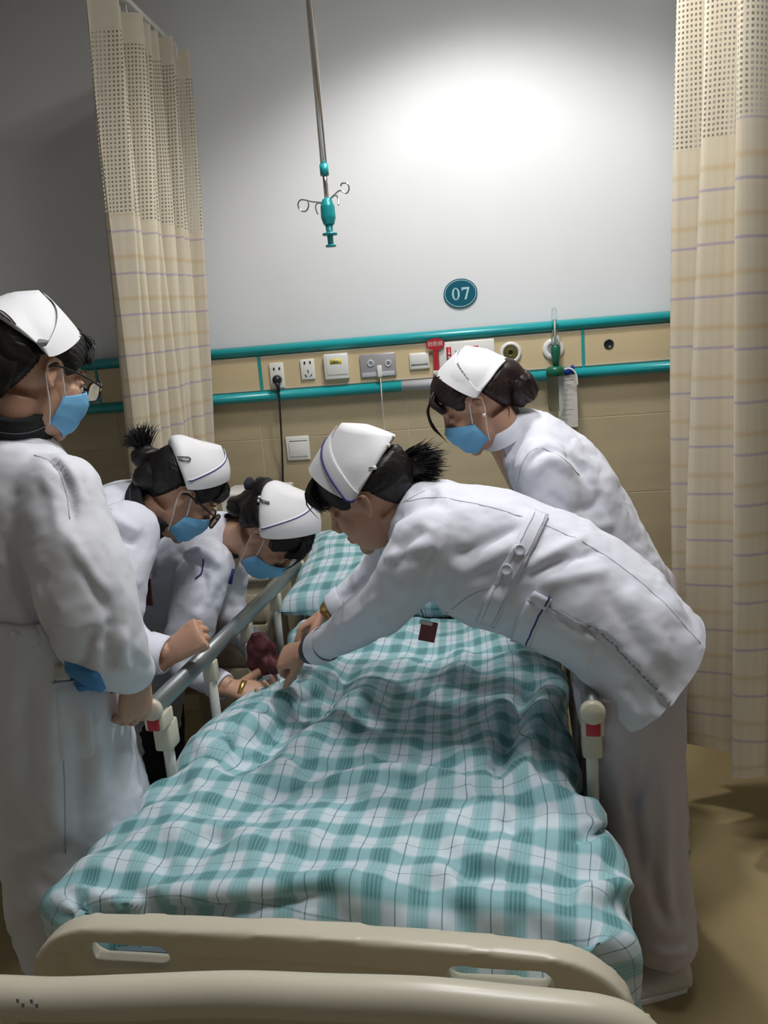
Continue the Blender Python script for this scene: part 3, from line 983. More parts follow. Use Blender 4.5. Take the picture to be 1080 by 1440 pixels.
mesh('base_frame', join([bbox((-0.36, 0.2, 0.14), (-0.32, 1.75, 0.18), 0.004), bbox((0.32, 0.2, 0.14), (0.36, 1.75, 0.18), 0.004), bbox((-0.36, 0.2, 0.14), (0.36, 0.24, 0.18), 0.004), bbox((-0.36, 1.71, 0.14), (0.36, 1.75, 0.18), 0.004)] + [bbox((sx * 0.34 - 0.02, y, 0.17), (sx * 0.34 + 0.02, y + 0.04, 0.35)) for sx in (-1, 1) for y in (0.35, 1.6)]), M['bed_metal'], bed)
for sx in (-1, 1):
    for y in (0.2, 1.73):
        c = B(sx * 0.34, y, 0.06)
        l = mesh('leg', tube([B(sx * 0.34, y, 0.16), B(sx * 0.34, y, 0.10)], 0.014, 10), M['bed_metal'], bed)
        mesh('caster', lathe([(0, -0.016), (0.052, -0.016), (0.06, -0.008), (0.06, 0.008), (0.052, 0.016), (0, 0.016)], c, BXV), M['dark_plastic'], l)
def mat_z(by):
    return 0.53 + max(0.0, by - 1.15) * 0.20
rings = []
for by in np.linspace(0.035, 1.925, 24):
    dz = mat_z(by) - 0.53
    o = rrect(0.88, 0.128, 0.03, 4, 0, 0.4665 + dz)
    rings.append([B(x, by, z) for x, z in o])
mesh('mattress', loft(rings), M['mattress'], bed)
def side_rail(sx):
    x = sx * 0.468
    z = 0.757
    y0, y1 = 0.455, 1.60
    r = mesh('side_rail', tube([B(x, y0, z), B(x, y1, z)], 0.0235, 20, flat=0.8, ref=A(0, 0, 1)), M['rail_metal'], bed)
    mesh('rail_end_cap', lathe([(0, -0.009), (0.020, -0.008), (0.0245, -0.004), (0.0255, 0.006), (0, 0.006)], B(x, y0, z), BYV, 20), M['cream'], r)
    mesh('rail_end_cap', lathe([(0, -0.004), (0.0255, -0.004), (0.0245, 0.012), (0.016, 0.023), (0, 0.026)], B(x, y1, z), BYV, 20), M['cream'], r)
    mesh('lower_bar', tube([B(x, y0 + 0.02, 0.40), B(x, y1, 0.40)], 0.013, 12), M['rail_metal'], r)
    for k, y in enumerate((0.505, 0.775, 1.05, 1.325, 1.57)):
        mesh('rail_post', tube([B(x, y, z - 0.015), B(x, y, 0.40)], 0.0125, 12), M['bed_metal'], r)
        mesh('post_bracket', bbox((x - 0.018, y - 0.014, z - 0.075), (x + 0.018, y + 0.014, z - 0.018), 0.005), M['cream'], r)
    mesh('latch_housing', join([bbox((x - 0.022, y0 + 0.0, z - 0.052), (x + 0.022, y0 + 0.045, z - 0.014), 0.005), bbox((x - 0.02, y0 + 0.025, z - 0.115), (x + 0.02, y0 + 0.075, z - 0.05), 0.006)]), M['cream'], r)
    mesh('latch_button', bbox((x - 0.014, y0 - 0.004, z - 0.050), (x + 0.014, y0 + 0.012, z - 0.020), 0.003), M['red'], r)
side_rail(-1)
side_rail(1)

# ------------------------------------------------------------------ duvet
NU, NV = 190, 210
V, UV = np.zeros((NU * NV, 3)), np.zeros((NU * NV, 2))
R = 0.075
for j, t in enumerate(np.linspace(0, 1, NV)):
    by = 0.028 + 1.36 * t
    for i, s in enumerate(np.linspace(-1, 1, NU)):
        a = abs(s)
        if s < 0:
            w = np.interp(by, [0, 0.25, 0.54, 0.8, 1.12, 1.4], [0.515, 0.525, 0.485, 0.45, 0.44, 0.43])
            drop = np.interp(by, [0, 0.3, 0.45, 1.4], [0.20, 0.16, 0.09, 0.06])
        else:
            w = np.interp(by, [0, 0.3, 0.42, 0.52, 1.4], [0.505, 0.515, 0.50, 0.443, 0.435])
            drop = np.interp(by, [0, 0.35, 0.48, 1.4], [0.26, 0.20, 0.07, 0.06])
        d = a * (w + drop)
        flat = w - R
        if d < flat:
            bx, dz = d, 0.0
        elif d < flat + R * pi / 2:
            g = (d - flat) / R
            bx, dz = flat + R * sin(g), -R * (1 - cos(g))
        else:
            h = d - flat - R * pi / 2
            bx, dz = w - 0.02 * h, -R - h
        top = mat_z(by) + 0.065 + 0.030 * (1 - (bx / 0.52) ** 2) + 0.02 * sin(by * 4.0) * (1 - a)
        z = top + dz
        if by < 0.09:
            z -= 0.10 * (1 - (by - 0.028) / 0.062) ** 2 * np.clip((0.475 - bx) / 0.05, 0, 1)
        if t > 0.95:
            z -= 0.05 * ((t - 0.95) / 0.05) ** 2
        if by < 0.09 and bx > 0.40:
            bx -= (bx - 0.40) * ((0.09 - by) / 0.062) ** 2
        V[j * NU + i] = (bx * (1 if s > 0 else -1), by, z)
        u, v = s * (w + drop), by
        k = max(0.0, u - 0.12) * np.clip((by - 0.25) / 0.25, 0, 1)
        UV[j * NU + i] = (u + 0.10 * np.clip((by - 0.35), 0, 1) * np.clip((u - 0.05) / 0.2, 0, 1) + 0.01 * sin(9 * by + 4 * u), v - 0.42 * k + 0.012 * sin(7 * u + 3 * by))
V = Bv(V)
DF = np.array([(i + j * NU, i + 1 + j * NU, i + 1 + (j + 1) * NU, i + (j + 1) * NU) for j in range(NV - 1) for i in range(NU - 1)])
Nn = vnormals(V, DF)
V = V + Nn * (0.011 * wav(V, 0.16, 4) + 0.007 * wav(V, 0.06, 5) + 0.0032 * wav(V, 0.03, 6) + 0.006 * (0.4 - np.sqrt(np.abs(wav(V, 0.10, 7)))))[:, None]
V = folds(V, DF, [
    ([(775, 925), (735, 985), (712, 1050), (690, 1095)], 15, -0.022),
    ([(800, 945), (765, 1000), (745, 1060), (735, 1100)], 16, 0.020),
    ([(700, 1075), (650, 1080), (560, 1065), (470, 1075), (400, 1095)], 11, -0.015),
    ([(700, 1095), (640, 1092), (560, 1085), (450, 1095)], 10, 0.010),
    ([(500, 925), (470, 980), (420, 1020), (350, 1060), (300, 1085)], 16, -0.026),
    ([(470, 915), (420, 970), (360, 1015), (300, 1055), (250, 1090)], 26, 0.030),
    ([(540, 950), (500, 990), (450, 1030), (380, 1070)], 18, 0.016),
    ([(600, 1005), (520, 1000), (440, 1010)], 8, -0.008),
    ([(95, 1245), (150, 1265), (210, 1280)], 7, 0.012),
    ([(60, 1285), (200, 1290), (330, 1272), (470, 1255)], 10, -0.014),
    ([(250, 1265), (400, 1245), (560, 1230)], 12, 0.012),
    ([(870, 1140), (840, 1165), (800, 1180)], 9, -0.014),
    ([(885, 1120), (850, 1150), (820, 1165)], 10, 0.014),
    ([(890, 1240), (850, 1255), (800, 1262)], 12, 0.014),
    ([(630, 1232), (720, 1226), (820, 1246)], 12, -0.012),
    ([(620, 1120), (700, 1110), (770, 1140)], 14, -0.010),
    ([(330, 1130), (430, 1110), (520, 1125)], 12, -0.010),
    ([(180, 1180), (280, 1165), (380, 1180), (470, 1170)], 12, 0.010),
    ([(700, 1150), (730, 1170), (760, 1165)], 8, -0.008),
    ([(660, 905), (640, 950), (600, 985)], 16, 0.012),
], facing=False, gain=1.45)
DUV, DUF = V, DF
duv = mesh('duvet', (V, DF), M['gingham'], None, True, UV, loc=tuple(B(0, 0.7, 0.55)))
tag(duv, 'rumpled teal and white checked duvet spread over the bed', 'duvet')

# pillow
def pillow(c, ax, ay, az, hx, hy, hz, seed):
    n = 54
    V, UV, F = [], [], []
    for side in (1, -1):
        for j in range(n):
            for i in range(n):
                x, y = -1 + 2 * i / (n - 1), -1 + 2 * j / (n - 1)
                k = (max(0, 1 - abs(x) ** 2.6) * max(0, 1 - abs(y) ** 2.6)) ** 0.45
                pinch = 1 - 0.05 * (1 - abs(x)) * abs(y) - 0.05 * (1 - abs(y)) * abs(x)
                V.append(np.asarray(c) + np.asarray(ax) * x * hx * pinch + np.asarray(ay) * y * hy * pinch + np.asarray(az) * side * hz * k)
                UV.append((x * hx + 0.01 * sin(5 * y), y * hy))
        o = (0 if side == 1 else n * n)
        for j in range(n - 1):
            for i in range(n - 1):
                q = (o + i + j * n, o + i + 1 + j * n, o + i + 1 + (j + 1) * n, o + i + (j + 1) * n)
                F.append(q if side == 1 else q[::-1])
    V = np.array(V)
    F = np.array(F)
    N2 = vnormals(V, F)
    V = V + N2 * (0.006 * wav(V, 0.09, seed) + 0.003 * wav(V, 0.035, seed + 1))[:, None]
    return (V, F), UV
tl = radians(15)
pd = nrm(BYV * cos(tl) + A(0, 0, sin(tl)))
pu = nrm(np.cross(BXV, pd))
(vf, uv) = pillow(B(-0.10, 1.61, 0.735), BXV, pd, pu, 0.37, 0.27, 0.098, 21)
tag(mesh('pillow', vf, M['gingham'], None, True, uv), 'plump teal checked pillow at the head of the bed', 'pillow')

# ------------------------------------------------------------------ bed end board of a second bed, close to the camera
YN = 0.745
ne = empty('bed_end_board', (-0.25, YN, 0), 'cream plastic end board with thick rolled rim facing the footboard', 'end board')
topz = lambda x: np.interp(x, [-1.0, -0.66, -0.56, -0.33, -0.1, 0.07, 0.11, 0.135, 0.15, 0.16], [0.790, 0.786, 0.786, 0.803, 0.803, 0.790, 0.784, 0.768, 0.74, 0.70]) - 0.024 - 0.032
xs_ = [-0.95, -0.80, -0.70, -0.62, -0.56, -0.46, -0.33, -0.22, -0.1, 0.0, 0.06, 0.095, 0.122, 0.142, 0.152]
pts = [(x, YN, topz(x)) for x in xs_] + [(0.158, YN, 0.60), (0.158, YN, 0.30)]
pts = [(-0.985, YN, 0.30), (-0.985, YN, 0.60), (-0.98, YN, 0.72)] + pts
mesh('rolled_rim', tube(spline(pts, 120), 0.0245, 18), M['cream'], ne)
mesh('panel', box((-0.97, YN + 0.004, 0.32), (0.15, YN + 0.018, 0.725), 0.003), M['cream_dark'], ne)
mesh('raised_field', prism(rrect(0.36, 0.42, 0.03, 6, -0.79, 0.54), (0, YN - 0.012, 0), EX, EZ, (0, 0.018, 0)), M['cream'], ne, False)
for x in (-0.9, 0.1):
    mesh('post', box((x - 0.02, YN - 0.015, 0.0), (x + 0.02, YN + 0.02, 0.34), 0.004), M['bed_metal'], ne)
mesh('scuff_marks', join([frame_box((-0.595 + 0.006 * k, YN - 0.0215, 0.748 - 0.006 * (k % 3)), EX, nrm(A(0, -1, 0.2)), EZ, 0.0016, 0.0008, 0.003) for k in range(6)]), M['print_grey'], ne, False)

# ------------------------------------------------------------------ bedside cabinet
CX0, CX1, CY0, CY1 = -1.09, -0.765, 2.46, 2.86
cb = empty('bedside_cabinet', ((CX0 + CX1) / 2, (CY0 + CY1) / 2, 0), 'cream bedside cabinet with drawers beside the bed head', 'cabinet')
mesh('body', box((CX0 + 0.01, CY0 + 0.02, 0.06), (CX1 - 0.01, CY1, 0.745), 0.004), M['cream_dark'], cb)
mesh('worktop', box((CX0, CY0, 0.745), (CX1, CY1 + 0.01, 0.775), 0.01), M['cream'], cb)
for z0, z1 in ((0.60, 0.70), (0.44, 0.59)):
    d = mesh('drawer', box((CX0 + 0.025, CY0 + 0.004, z0), (CX1 - 0.025, CY0 + 0.022, z1), 0.004), M['cream_dark'], cb)
    mesh('handle', box(((CX0 + CX1) / 2 - 0.05, CY0 - 0.012, z1 - 0.035), ((CX0 + CX1) / 2 + 0.05, CY0 + 0.006, z1 - 0.022), 0.004), M['steel'], d)
d = mesh('door', box((CX0 + 0.025, CY0 + 0.004, 0.08), (CX1 - 0.025, CY0 + 0.022, 0.43), 0.004), M['cream_dark'], cb)
mesh('handle', box((CX1 - 0.06, CY0 - 0.012, 0.30), (CX1 - 0.048, CY0 + 0.006, 0.38), 0.004), M['steel'], d)
for x in (CX0 + 0.04, CX1 - 0.04):
    for y in (CY0 + 0.05, CY1 - 0.05):
        mesh('foot', tube([(x, y, 0.0), (x, y, 0.07)], 0.018, 10), M['dark_plastic'], cb)
zc = P(370, 683, 2.78)[2]
wb = empty('storage_box', (-0.87, 2.78, 0.775), 'white storage box standing on the bedside cabinet', 'box')
x0, x1 = P(322, 700, 2.78)[0], P(408, 700, 2.78)[0]
mesh('box_body', box((x0 + 0.005, 2.67, 0.776), (x1 - 0.005, 2.85, zc - 0.022), 0.006), M['white_plastic'], wb)
mesh('lid', box((x0, 2.665, zc - 0.022), (x1, 2.855, zc - 0.003), 0.006), M['white_plastic'], wb)

# ------------------------------------------------------------------ people
class Head:
    def __init__(self, ear, side, f, tilt=0.0, s=1.06):
        f = nrm(f)
        r = nrm(np.cross(f, A(0, 0, 1)))
        u = np.cross(r, f)
        r, u = r * cos(tilt) + u * sin(tilt), u * cos(tilt) - r * sin(tilt)
        self.r, self.f, self.u, self.s = r, f, u, s
        self.c = np.asarray(ear) - s * (r * side * 0.080 + f * -0.008)
        self.side = side
    def w(self, L):
        L = np.atleast_2d(np.asarray(L, float))
        return self.c + self.s * (L[:, :1] * self.r + L[:, 1:2] * self.f + L[:, 2:3] * self.u)
    def W(self, VF):
        return self.w(VF[0]), VF[1]
    def p(self, x, y, z):
        return self.w([(x, y, z)])[0]

def face_parts(H, neck):
    e = [ell((0, -.012, .035), (.074, .095, .086)), ell((0, .028, -.035), (.062, .064, .085)), ell((0, .032, -.078), (.050, .050, .038)),
         ell((0, .068, -.100), (.021, .018, .019)), ell((0, .079, .024), (.048, .014, .013)), ell((0, .087, -.060), (.023, .011, .007)),
         ell((0, .086, -.071), (.019, .011, .007)), tube([(0, .086, .020), (0, .098, -.008), (0, .110, -.030)], [.008, .009, .0125], 12),
         ell((.010, .098, -.033), (.009, .010, .008)), ell((-.010, .098, -.033), (.009, .010, .008))]
    for sx in (-1, 1):
        e.append(ell((sx * .036, .056, -.028), (.027, .027, .030)))
        e.append(ell((sx * .031, .077, .004), (.017, .013, .010)))
        e.append(ell((sx * .075, -.006, -.002), (.008, .012, .021)))
        e.append(tube([(sx * .076, .008, .009), (sx * .082, .003, .023), (sx * .085, -.012, .027), (sx * .085, -.022, .014), (sx * .081, -.018, -.007), (sx * .077, -.006, -.024), (sx * .074, .003, -.022)], [.004, .0042, .0046, .0046, .0046, .0052, .004], 10, 28))
    out = [H.W(x) for x in e]
    n0, n1 = H.p(0, -.022, -.045), np.asarray(neck)
    out.append(tube([n0, H.p(0, -.028, -.09) * 0.6 + (n0 + n1) / 2 * 0.4, n1, n1 + (n1 - n0) * 0.25], [.052, .048, .052, .062], 20, 16))
    return out

def hair_cap(H, thick=0.012, front=0.0, seed=1, low=0.0, cap=(0, 0, 1, 0)):
    n, m = 96, 64
    zl_y = [-.12, -.06, -.045, -.03, -.005, .015, .028, .04, .055, .07, .085, .1]
    zl_z = [-.075 - low, -.050 - low, -.01, .03, .040, .036, .015, .012, .035, .060, .078 + front, .082 + front]
    rings = []
    for i in range(m):
        t = pi * i / (m - 1)
        row = []
        for j in range(n):
            a = 2 * pi * j / n
            d = A(sin(t) * cos(a), sin(t) * sin(a), cos(t))
            p = A(.074 * d[0], -.012 + .095 * d[1], .035 + .086 * d[2])
            lim = np.interp(p[1], zl_y, zl_z)
            k = np.clip((p[2] - lim) / 0.014, -1, 1)
            k = 0.5 + 0.5 * sin(k * pi / 2)
            ang = math.atan2(d[0], d[2] + 0.25)
            st = 0.0016 * sin(ang * 46 + 2 * sin(d[1] * 5)) + 0.001 * sin(ang * 83 + seed)
            q = p - A(0, cap[0], cap[1])
            q = A(q[0], q[1] * cos(cap[3]) + q[2] * sin(cap[3]), -q[1] * sin(cap[3]) + q[2] * cos(cap[3])) / cap[2]
            th_ = math.atan2(q[0] / .0915, (q[1] + .010) / (.084 if q[1] > -.010 else .090))
            zb_ = .026 + (.090 * cos(th_) ** 1.3 if cos(th_) > 0 else .058 * (-cos(th_)))
            under = np.clip((q[2] - zb_ + .010) / .013, 0, 1)
            tk = (thick + st) * (1 - under) + .002 * under
            r = 1 + (tk / 0.085) * k - 0.06 * (1 - k)
            fr = 1.0 + (0.10 * max(0, d[1]) * max(0, d[2] + 0.2) * (1 - under) if k > 0.5 else 0)
            row.append((p - A(0, -.012, .035)) * r * fr + A(0, -.012, .035))
        rings.append(row)
    V, F = loft(rings)
    return H.w(V), F

def strands(starts, mids, ends, r0, seed, n=60, jit=0.012, tip=0.0003, k=8):
    rs = np.random.RandomState(seed)
    out = []
    n = int(n * 3)
    r0 = r0 * 0.42
    for i in range(n):
        b_ = rs.randn(3) * jit
        j0, j1, j2 = b_ * 0.5, b_ + rs.randn(3) * jit * 0.15, b_ * 1.1 + rs.randn(3) * jit * 0.35
        out.append(tube([np.asarray(starts) + j0, np.asarray(mids) + j1, np.asarray(ends) + j2], [r0, r0 * 0.9, tip], 4, k))
    return join(out)

def bun(c, ax, r, seed, n=9):
    rs = np.random.RandomState(seed)
    ax = nrm(ax)
    parts = [ell(c, (r * .82, r * .82, r * .82))]
    u = nrm(np.cross(ax, A(0.3, 0.5, 0.8)))
    v = np.cross(ax, u)
    for i in range(n):
        ph = rs.rand() * 6.28
        tiltv = rs.uniform(-.5, .5, 2)
        a2 = nrm(ax + u * tiltv[0] + v * tiltv[1])
        u2 = nrm(np.cross(a2, v))
        v2 = np.cross(a2, u2)
        t = np.linspace(ph, ph + rs.uniform(3.5, 6.0), 26)
        h = rs.uniform(-.4, .4) * r
        rr = r * sqrt(max(0.2, 1 - (h / r) ** 2)) * 0.80
        pts = np.asarray(c) + a2 * h + (np.cos(t)[:, None] * u2 + np.sin(t)[:, None] * v2) * rr
        parts.append(tube(pts, r * rs.uniform(.22, .32), 7))
    V, F = union(parts, 0.0032, 1)
    return V, F

def cap_geo(H, hgt=0.0, off=0.0, ridge_y=-0.02, n=49, squash=1.0, ridge_w=.010, gp=0.80, bulge=.017, dy=0.0, dz=0.0, sc=1.0, rot=0.0, drop=.045):
    """nurse cap: tent over the crown and a turned up front cuff"""
    def Bc(th):
        a = abs(th)
        x = .0915 * sin(th)
        y = -.010 + (.084 if cos(th) > 0 else .090) * cos(th)
        z = .026 + (.090 * cos(th) ** 1.3 if cos(th) > 0 else .058 * (-cos(th)))
        return A(x, y, z)
    def Tc(th):
        return A(ridge_w * sin(th), ridge_y + .048 * cos(th), (.150 + hgt) + (.026 if cos(th) > 0 else drop) * cos(th)) * A(1, 1, squash)
    ths = np.linspace(-pi, pi, n, endpoint=False)
    rings = []
    for k in np.linspace(0, 1, 9):
        row = []
        for th in ths:
            b, t = Bc(th), Tc(th)
            p = b * (1 - k) + t * k
            o = nrm(A(b[0], b[1] + .01, 0)) * bulge * sin(pi * k) * (0.5 + 0.5 * abs(sin(th)))
            row.append(p + o)
        rings.append(row)
    rings.append([np.mean(rings[-1], axis=0) * 0.85 + q * 0.15 - A(0, 0, 0.004) for q in rings[-1]])
    cR = np.array([[1, 0, 0], [0, cos(rot), -sin(rot)], [0, sin(rot), cos(rot)]])
    def place(L, m=.0085):
        L = np.asarray(L, float).reshape(-1, 3)
        L = (L * sc) @ cR.T + A(0, dy, dz)
        ec, er = A(0, -.012, .035), A(.074, .095, .086) + m
        q = (L - ec) / er
        k = np.maximum(1.0, 1.0 / (np.linalg.norm(q, axis=1) + 1e-9))
        return H.w(ec + (L - ec) * k[:, None])
    body = loft(rings)
    body = (place(body[0]), body[1])
    amax = radians(100)
    cuffo, cuffi, edge = [], [], []
    m = 41
    for k in np.linspace(0, 1, 9):
        ro, ri = [], []
        for th in np.linspace(-amax, amax, m):
            g = (1 - abs(th) / amax) ** gp
            kk = k * g * 0.98
            b, t = Bc(th), Tc(th)
            p = b * (1 - kk) + t * kk
            od = nrm(A(b[0], b[1] + .01, 0))
            p = p + od * bulge * sin(pi * kk) * (0.5 + 0.5 * abs(sin(th))) + od * (0.004 + 0.006 * k)
            ro.append(p)
            ri.append(p - od * 0.0022)
        cuffo.append(ro)
        cuffi.append(ri)
    rings = [[*cuffo[0]], *cuffo[1:], *cuffi[::-1]]
    cuff = loft(np.array(rings), cap=False, closed=False)
    cuff = (place(cuff[0], .0125), cuff[1])
    def cuff_line(frac, w=0.0022, rng=0.93, th_off=0.0008):
        pts = []
        for th in np.linspace(-amax * rng, amax * rng, 50):
            g = (1 - abs(th) / amax) ** gp
            kk = max(0.0, g * 0.98 - frac)
            b, t = Bc(th), Tc(th)
            od = nrm(A(b[0], b[1] + .01, 0))
            pts.append(b * (1 - kk) + t * kk + od * (bulge * sin(pi * kk) * (0.5 + 0.5 * abs(sin(th))) + 0.0095))
        return tube(place(np.array(pts), .0135), w, 6)
    def surf(th, k, off=0.003):
        th = radians(th)
        b, t = Bc(th), Tc(th)
        od = nrm(A(b[0], b[1] + .01, 0))
        return place(b * (1 - k) + t * k + od * (bulge * sin(pi * k) * (0.5 + 0.5 * abs(sin(th))) + off))[0]
    return body, cuff, cuff_line, surf

def mask_geo(H):
    rows = []
    nv, nu = 22, 29
    for i in range(nv):
        v = i / (nv - 1)
        zf = np.interp(v, [0, .25, .5, .8, 1], [-.004, -.034, -.060, -.096, -.112])
        yf = np.interp(v, [0, .25, .5, .8, 1], [.105, .117, .108, .092, .070])
        wc = np.interp(v, [0, .3, .7, 1], [.067, .068, .061, .047])
        yc = np.interp(v, [0, .5, 1], [.030, .024, .020])
        zc = np.interp(v, [0, .5, 1], [-.036, -.062, -.092])
        row = []
        for j in range(nu):
            a = -1 + 2 * j / (nu - 1)
            x = wc * sin(a * pi / 2)
            k = cos(a * pi / 2)
            y = yc + (yf - yc) * k ** 0.75 + 0.0022 * abs(sin(v * 3.5 * pi)) * k
            z = zc + (zf - zc) * k ** 0.9
            row.append((x, y, z))
        rows.append(row)
    V, F = loft(np.array(rows), cap=False, closed=False)
    return H.w(V), F

def glasses_geo(H):
    rim, lens = [], []
    for sx in (-1, 1):
        o = rrect(.054, .042, .016, 5, sx * .034, -.004)
        pts = [(x, .116 - .10 * x * x / .07, z) for x, z in o]
        pts.append(pts[0])
        rim.append(tube(H.w(pts), .0026, 7))
        lens.append((H.w(pts[:-1]), [tuple(range(len(pts) - 1))]))
        rim.append(tube(H.w([(sx * .062, .108, .006), (sx * .078, .06, .012), (sx * .083, .0, .016), (sx * .082, -.02, .008)]), .0024, 7, 14))
    rim.append(tube(H.w([(-.008, .117, .002), (0, .119, .004), (.008, .117, .002)]), .0024, 7))
    return join(rim), lens

def hand_parts(wrist, d, pn, side, curl=(30, 35, 35, 38), thumb=(0.6, 0.65, 0.35), s=1.0, spread=1.0, forearm=None, tuck=False):
    """pn: direction the palm faces; side: +1 thumb on +r where r = d x pn"""
    d = nrm(d)
    pn = nrm(np.asarray(pn) - d * (np.asarray(pn) @ d))
    r = np.cross(d, pn) * side
    W0 = np.asarray(wrist, float)
    rings = []
    a = np.linspace(0, 2 * pi, 18, endpoint=False)
    for t, hw, hd in ((-.05, .027, .021), (-.012, .027, .019), (.02, .034, .019), (.055, .040, .016), (.082, .040, .013), (.092, .037, .009)):
        rings.append(W0 + d * t * s + (np.cos(a)[:, None] * r * hw + np.sin(a)[:, None] * pn * hd) * s)
    out = [loft(rings)]
    for k, (ox, L) in enumerate(((.029, .070), (.0095, .078), (-.0105, .073), (-.0295, .057))):
        c = radians(curl[k])
        p = W0 + (d * (.080 - 0.004 * abs(k - 1)) + r * ox) * s
        dr = nrm(d + r * ox * 2.2 * spread)
        pts, rad = [p - dr * 0.02 * s, p], [.009, .0096]
        ang = 0.0
        for q, (fr, cm) in enumerate(((.45, 1.0), (.30, 1.15), (.25, .8))):
            ang += c * cm
            dd = dr * cos(ang) + pn * sin(ang)
            p = p + dd * L * fr * s
            pts.append(p)
            rad.append((.0092, .0086, .0068)[q])
        out.append(tube(pts, np.array(rad) * s, 10, 20))
        out.append(ell(pts[-1], (.0068 * s,) * 3, nu=10, nv=8))
        out.append(ell(pts[1], (.0105 * s,) * 3, nu=10, nv=8))
    td = nrm(d * thumb[0] + r * thumb[1] + pn * thumb[2])
    t0 = W0 + (d * .018 + r * .022) * s
    t1 = t0 + td * .042 * s
    t2 = t1 + nrm(td + d * .5 + pn * .2) * .032 * s
    t3 = t2 + nrm(td + d * .7 + pn * .35) * .024 * s
    if tuck:
        t1 = t0 + nrm(d * .8 + pn * .55 + r * .1) * .042 * s
        t2 = t1 + nrm(pn * .55 - r * .75 + d * .25) * .030 * s
        t3 = t2 + nrm(-r + pn * .1) * .022 * s
    out.append(tube([t0 - td * .01, t0, t1, t2, t3], np.array([.014, .0145, .0118, .0105, .0075]) * s, 10, 18))
    out.append(ell(t3, (.0075 * s,) * 3, nu=10, nv=8))
    if forearm is not None:
        out.append(tube([np.asarray(forearm), W0 * 0.35 + np.asarray(forearm) * 0.65, W0 - d * 0.01], [.028, .029, .025], 16, 10))
    return out

def secs_to_loft(secs, lat, n=40, res=None, pw=2.35):
    S = np.array([np.concatenate([(P(a, b, c) if len(q) == 5 else np.array(q[:3])), q[3:5]]) for q in secs for (a, b, c) in [q[:3]]])
    S = spline(S, res or 6 * len(S))
    C = S[:, :3]
    T = np.gradient(C, axis=0)
    th = np.linspace(0, 2 * pi, n, endpoint=False)
    ct, st = np.cos(th), np.sin(th)
    ct, st = np.sign(ct) * np.abs(ct) ** (2 / pw), np.sign(st) * np.abs(st) ** (2 / pw)
    rings = []
    for c, t, hw, hd in zip(C, T, S[:, 3], S[:, 4]):
        t = nrm(t)
        l = nrm(np.asarray(lat) - t * (np.asarray(lat) @ t))
        m = np.cross(t, l)
        rings.append(c + ct[:, None] * l * hw + st[:, None] * m * hd)
    return loft(rings), C, T

def cut(V, F, planes):
    """remove what lies beyond each plane, leaving an open hem"""
    bm = bmesh.new()
    vs = [bm.verts.new(tuple(v)) for v in V]
    for f in F:
        ids = list(dict.fromkeys(int(i) for i in f))
        if len(ids) >= 3:
            try: bm.faces.new([vs[i] for i in ids])
            except ValueError: pass
    for co, no in planes:
        bmesh.ops.bisect_plane(bm, geom=bm.verts[:] + bm.edges[:] + bm.faces[:], plane_co=Vector(co), plane_no=Vector(no), clear_outer=True, clear_inner=False)
    bm.verts.index_update()
    V = np.array([v.co[:] for v in bm.verts])
    F = [[v.index for v in f.verts] for f in bm.faces]
    bm.free()
    return V, F

def open_cuffs(V, F, ends):
    keep = np.ones(len(F), bool)
    cen = np.array([V[list(f)].mean(0) for f in F])
    for c, d, rad in ends:
        q = cen - c
        al = q @ d
        pr = np.linalg.norm(q - al[:, None] * d, axis=1)
        keep &= ~((al > -0.006) & (al < 0.03) & (pr < rad * 1.25))
    return V, [f for f, k in zip(F, keep) if k]

def garment(secs, lat, sleeves, hem, fold_list, voxel=0.0075, wr=(0.0045, 0.0022), seed=1, steps=None, opens=True):
    (L, C, T) = secs_to_loft(secs, lat)
    parts = [L]
    ends = []
    for sl in sleeves:
        pts = np.array([P(*q[:3]) if q[3] == 'p' else np.array(q[:3]) for q in sl])
        rad = np.array([q[4] for q in sl])
        parts.append(tube(pts, rad, 22, 40))
        parts.append(ell(pts[0], (rad[0] * 1.02,) * 3))
        d = nrm(pts[-1] - pts[-2])
        ends.append((pts[-1], d, rad[-1]))
    V, F = union(parts, voxel, 5)
    N = vnormals(V, F)
    V = V + N * (wr[0] * wav(V, 0.085, seed) + wr[1] * wav(V, 0.033, seed + 1) + 0.0009 * wav(V, 0.014, seed + 2) + 0.0045 * (0.45 - np.sqrt(np.abs(wav(V, 0.11, seed + 3)))))[:, None]
    V = folds(V, F, fold_list, gain=1.35)
    if steps: V = steps(V, F)
    if opens: V, F = open_cuffs(V, F, ends)
    if hem: V, F = cut(V, F, hem)
    return V, F, ends

def cuff_ring(end, w=0.05, th=0.005):
    c, d, r = end
    u = nrm(np.cross(d, A(0.2, 0.3, 0.9)))
    v = np.cross(d, u)
    a = np.linspace(0, 2 * pi, 28, endpoint=False)
    wob = 1 + 0.03 * np.sin(3 * a + 1)
    rings = []
    for h, rr in ((-w, r + 0.006), (-w + 0.004, r + th + 0.006), (-0.003, r + th + 0.002), (0.002, r + 0.002), (0.0, r - 0.003), (-0.03, r - 0.005)):
        rings.append(c + d * h + (np.cos(a)[:, None] * u + np.sin(a)[:, None] * v) * (rr * wob)[:, None])
    return loft(rings, cap=False)

def legs_geo(hips, knees, ankles, r, waist, seed, voxel=0.010, fl=()):
    parts = [ell(waist[0], waist[1])]
    for h, k, a in zip(hips, knees, ankles):
        parts.append(tube([h, k, a], r, 20, 24))
    V, F = union(parts, voxel, 4)
    N = vnormals(V, F)
    V = V + N * (0.005 * wav(V, 0.11, seed, aniso=(1, 1, 0.35)) + 0.002 * wav(V, 0.04, seed + 1))[:, None]
    return folds(V, F, fl), F

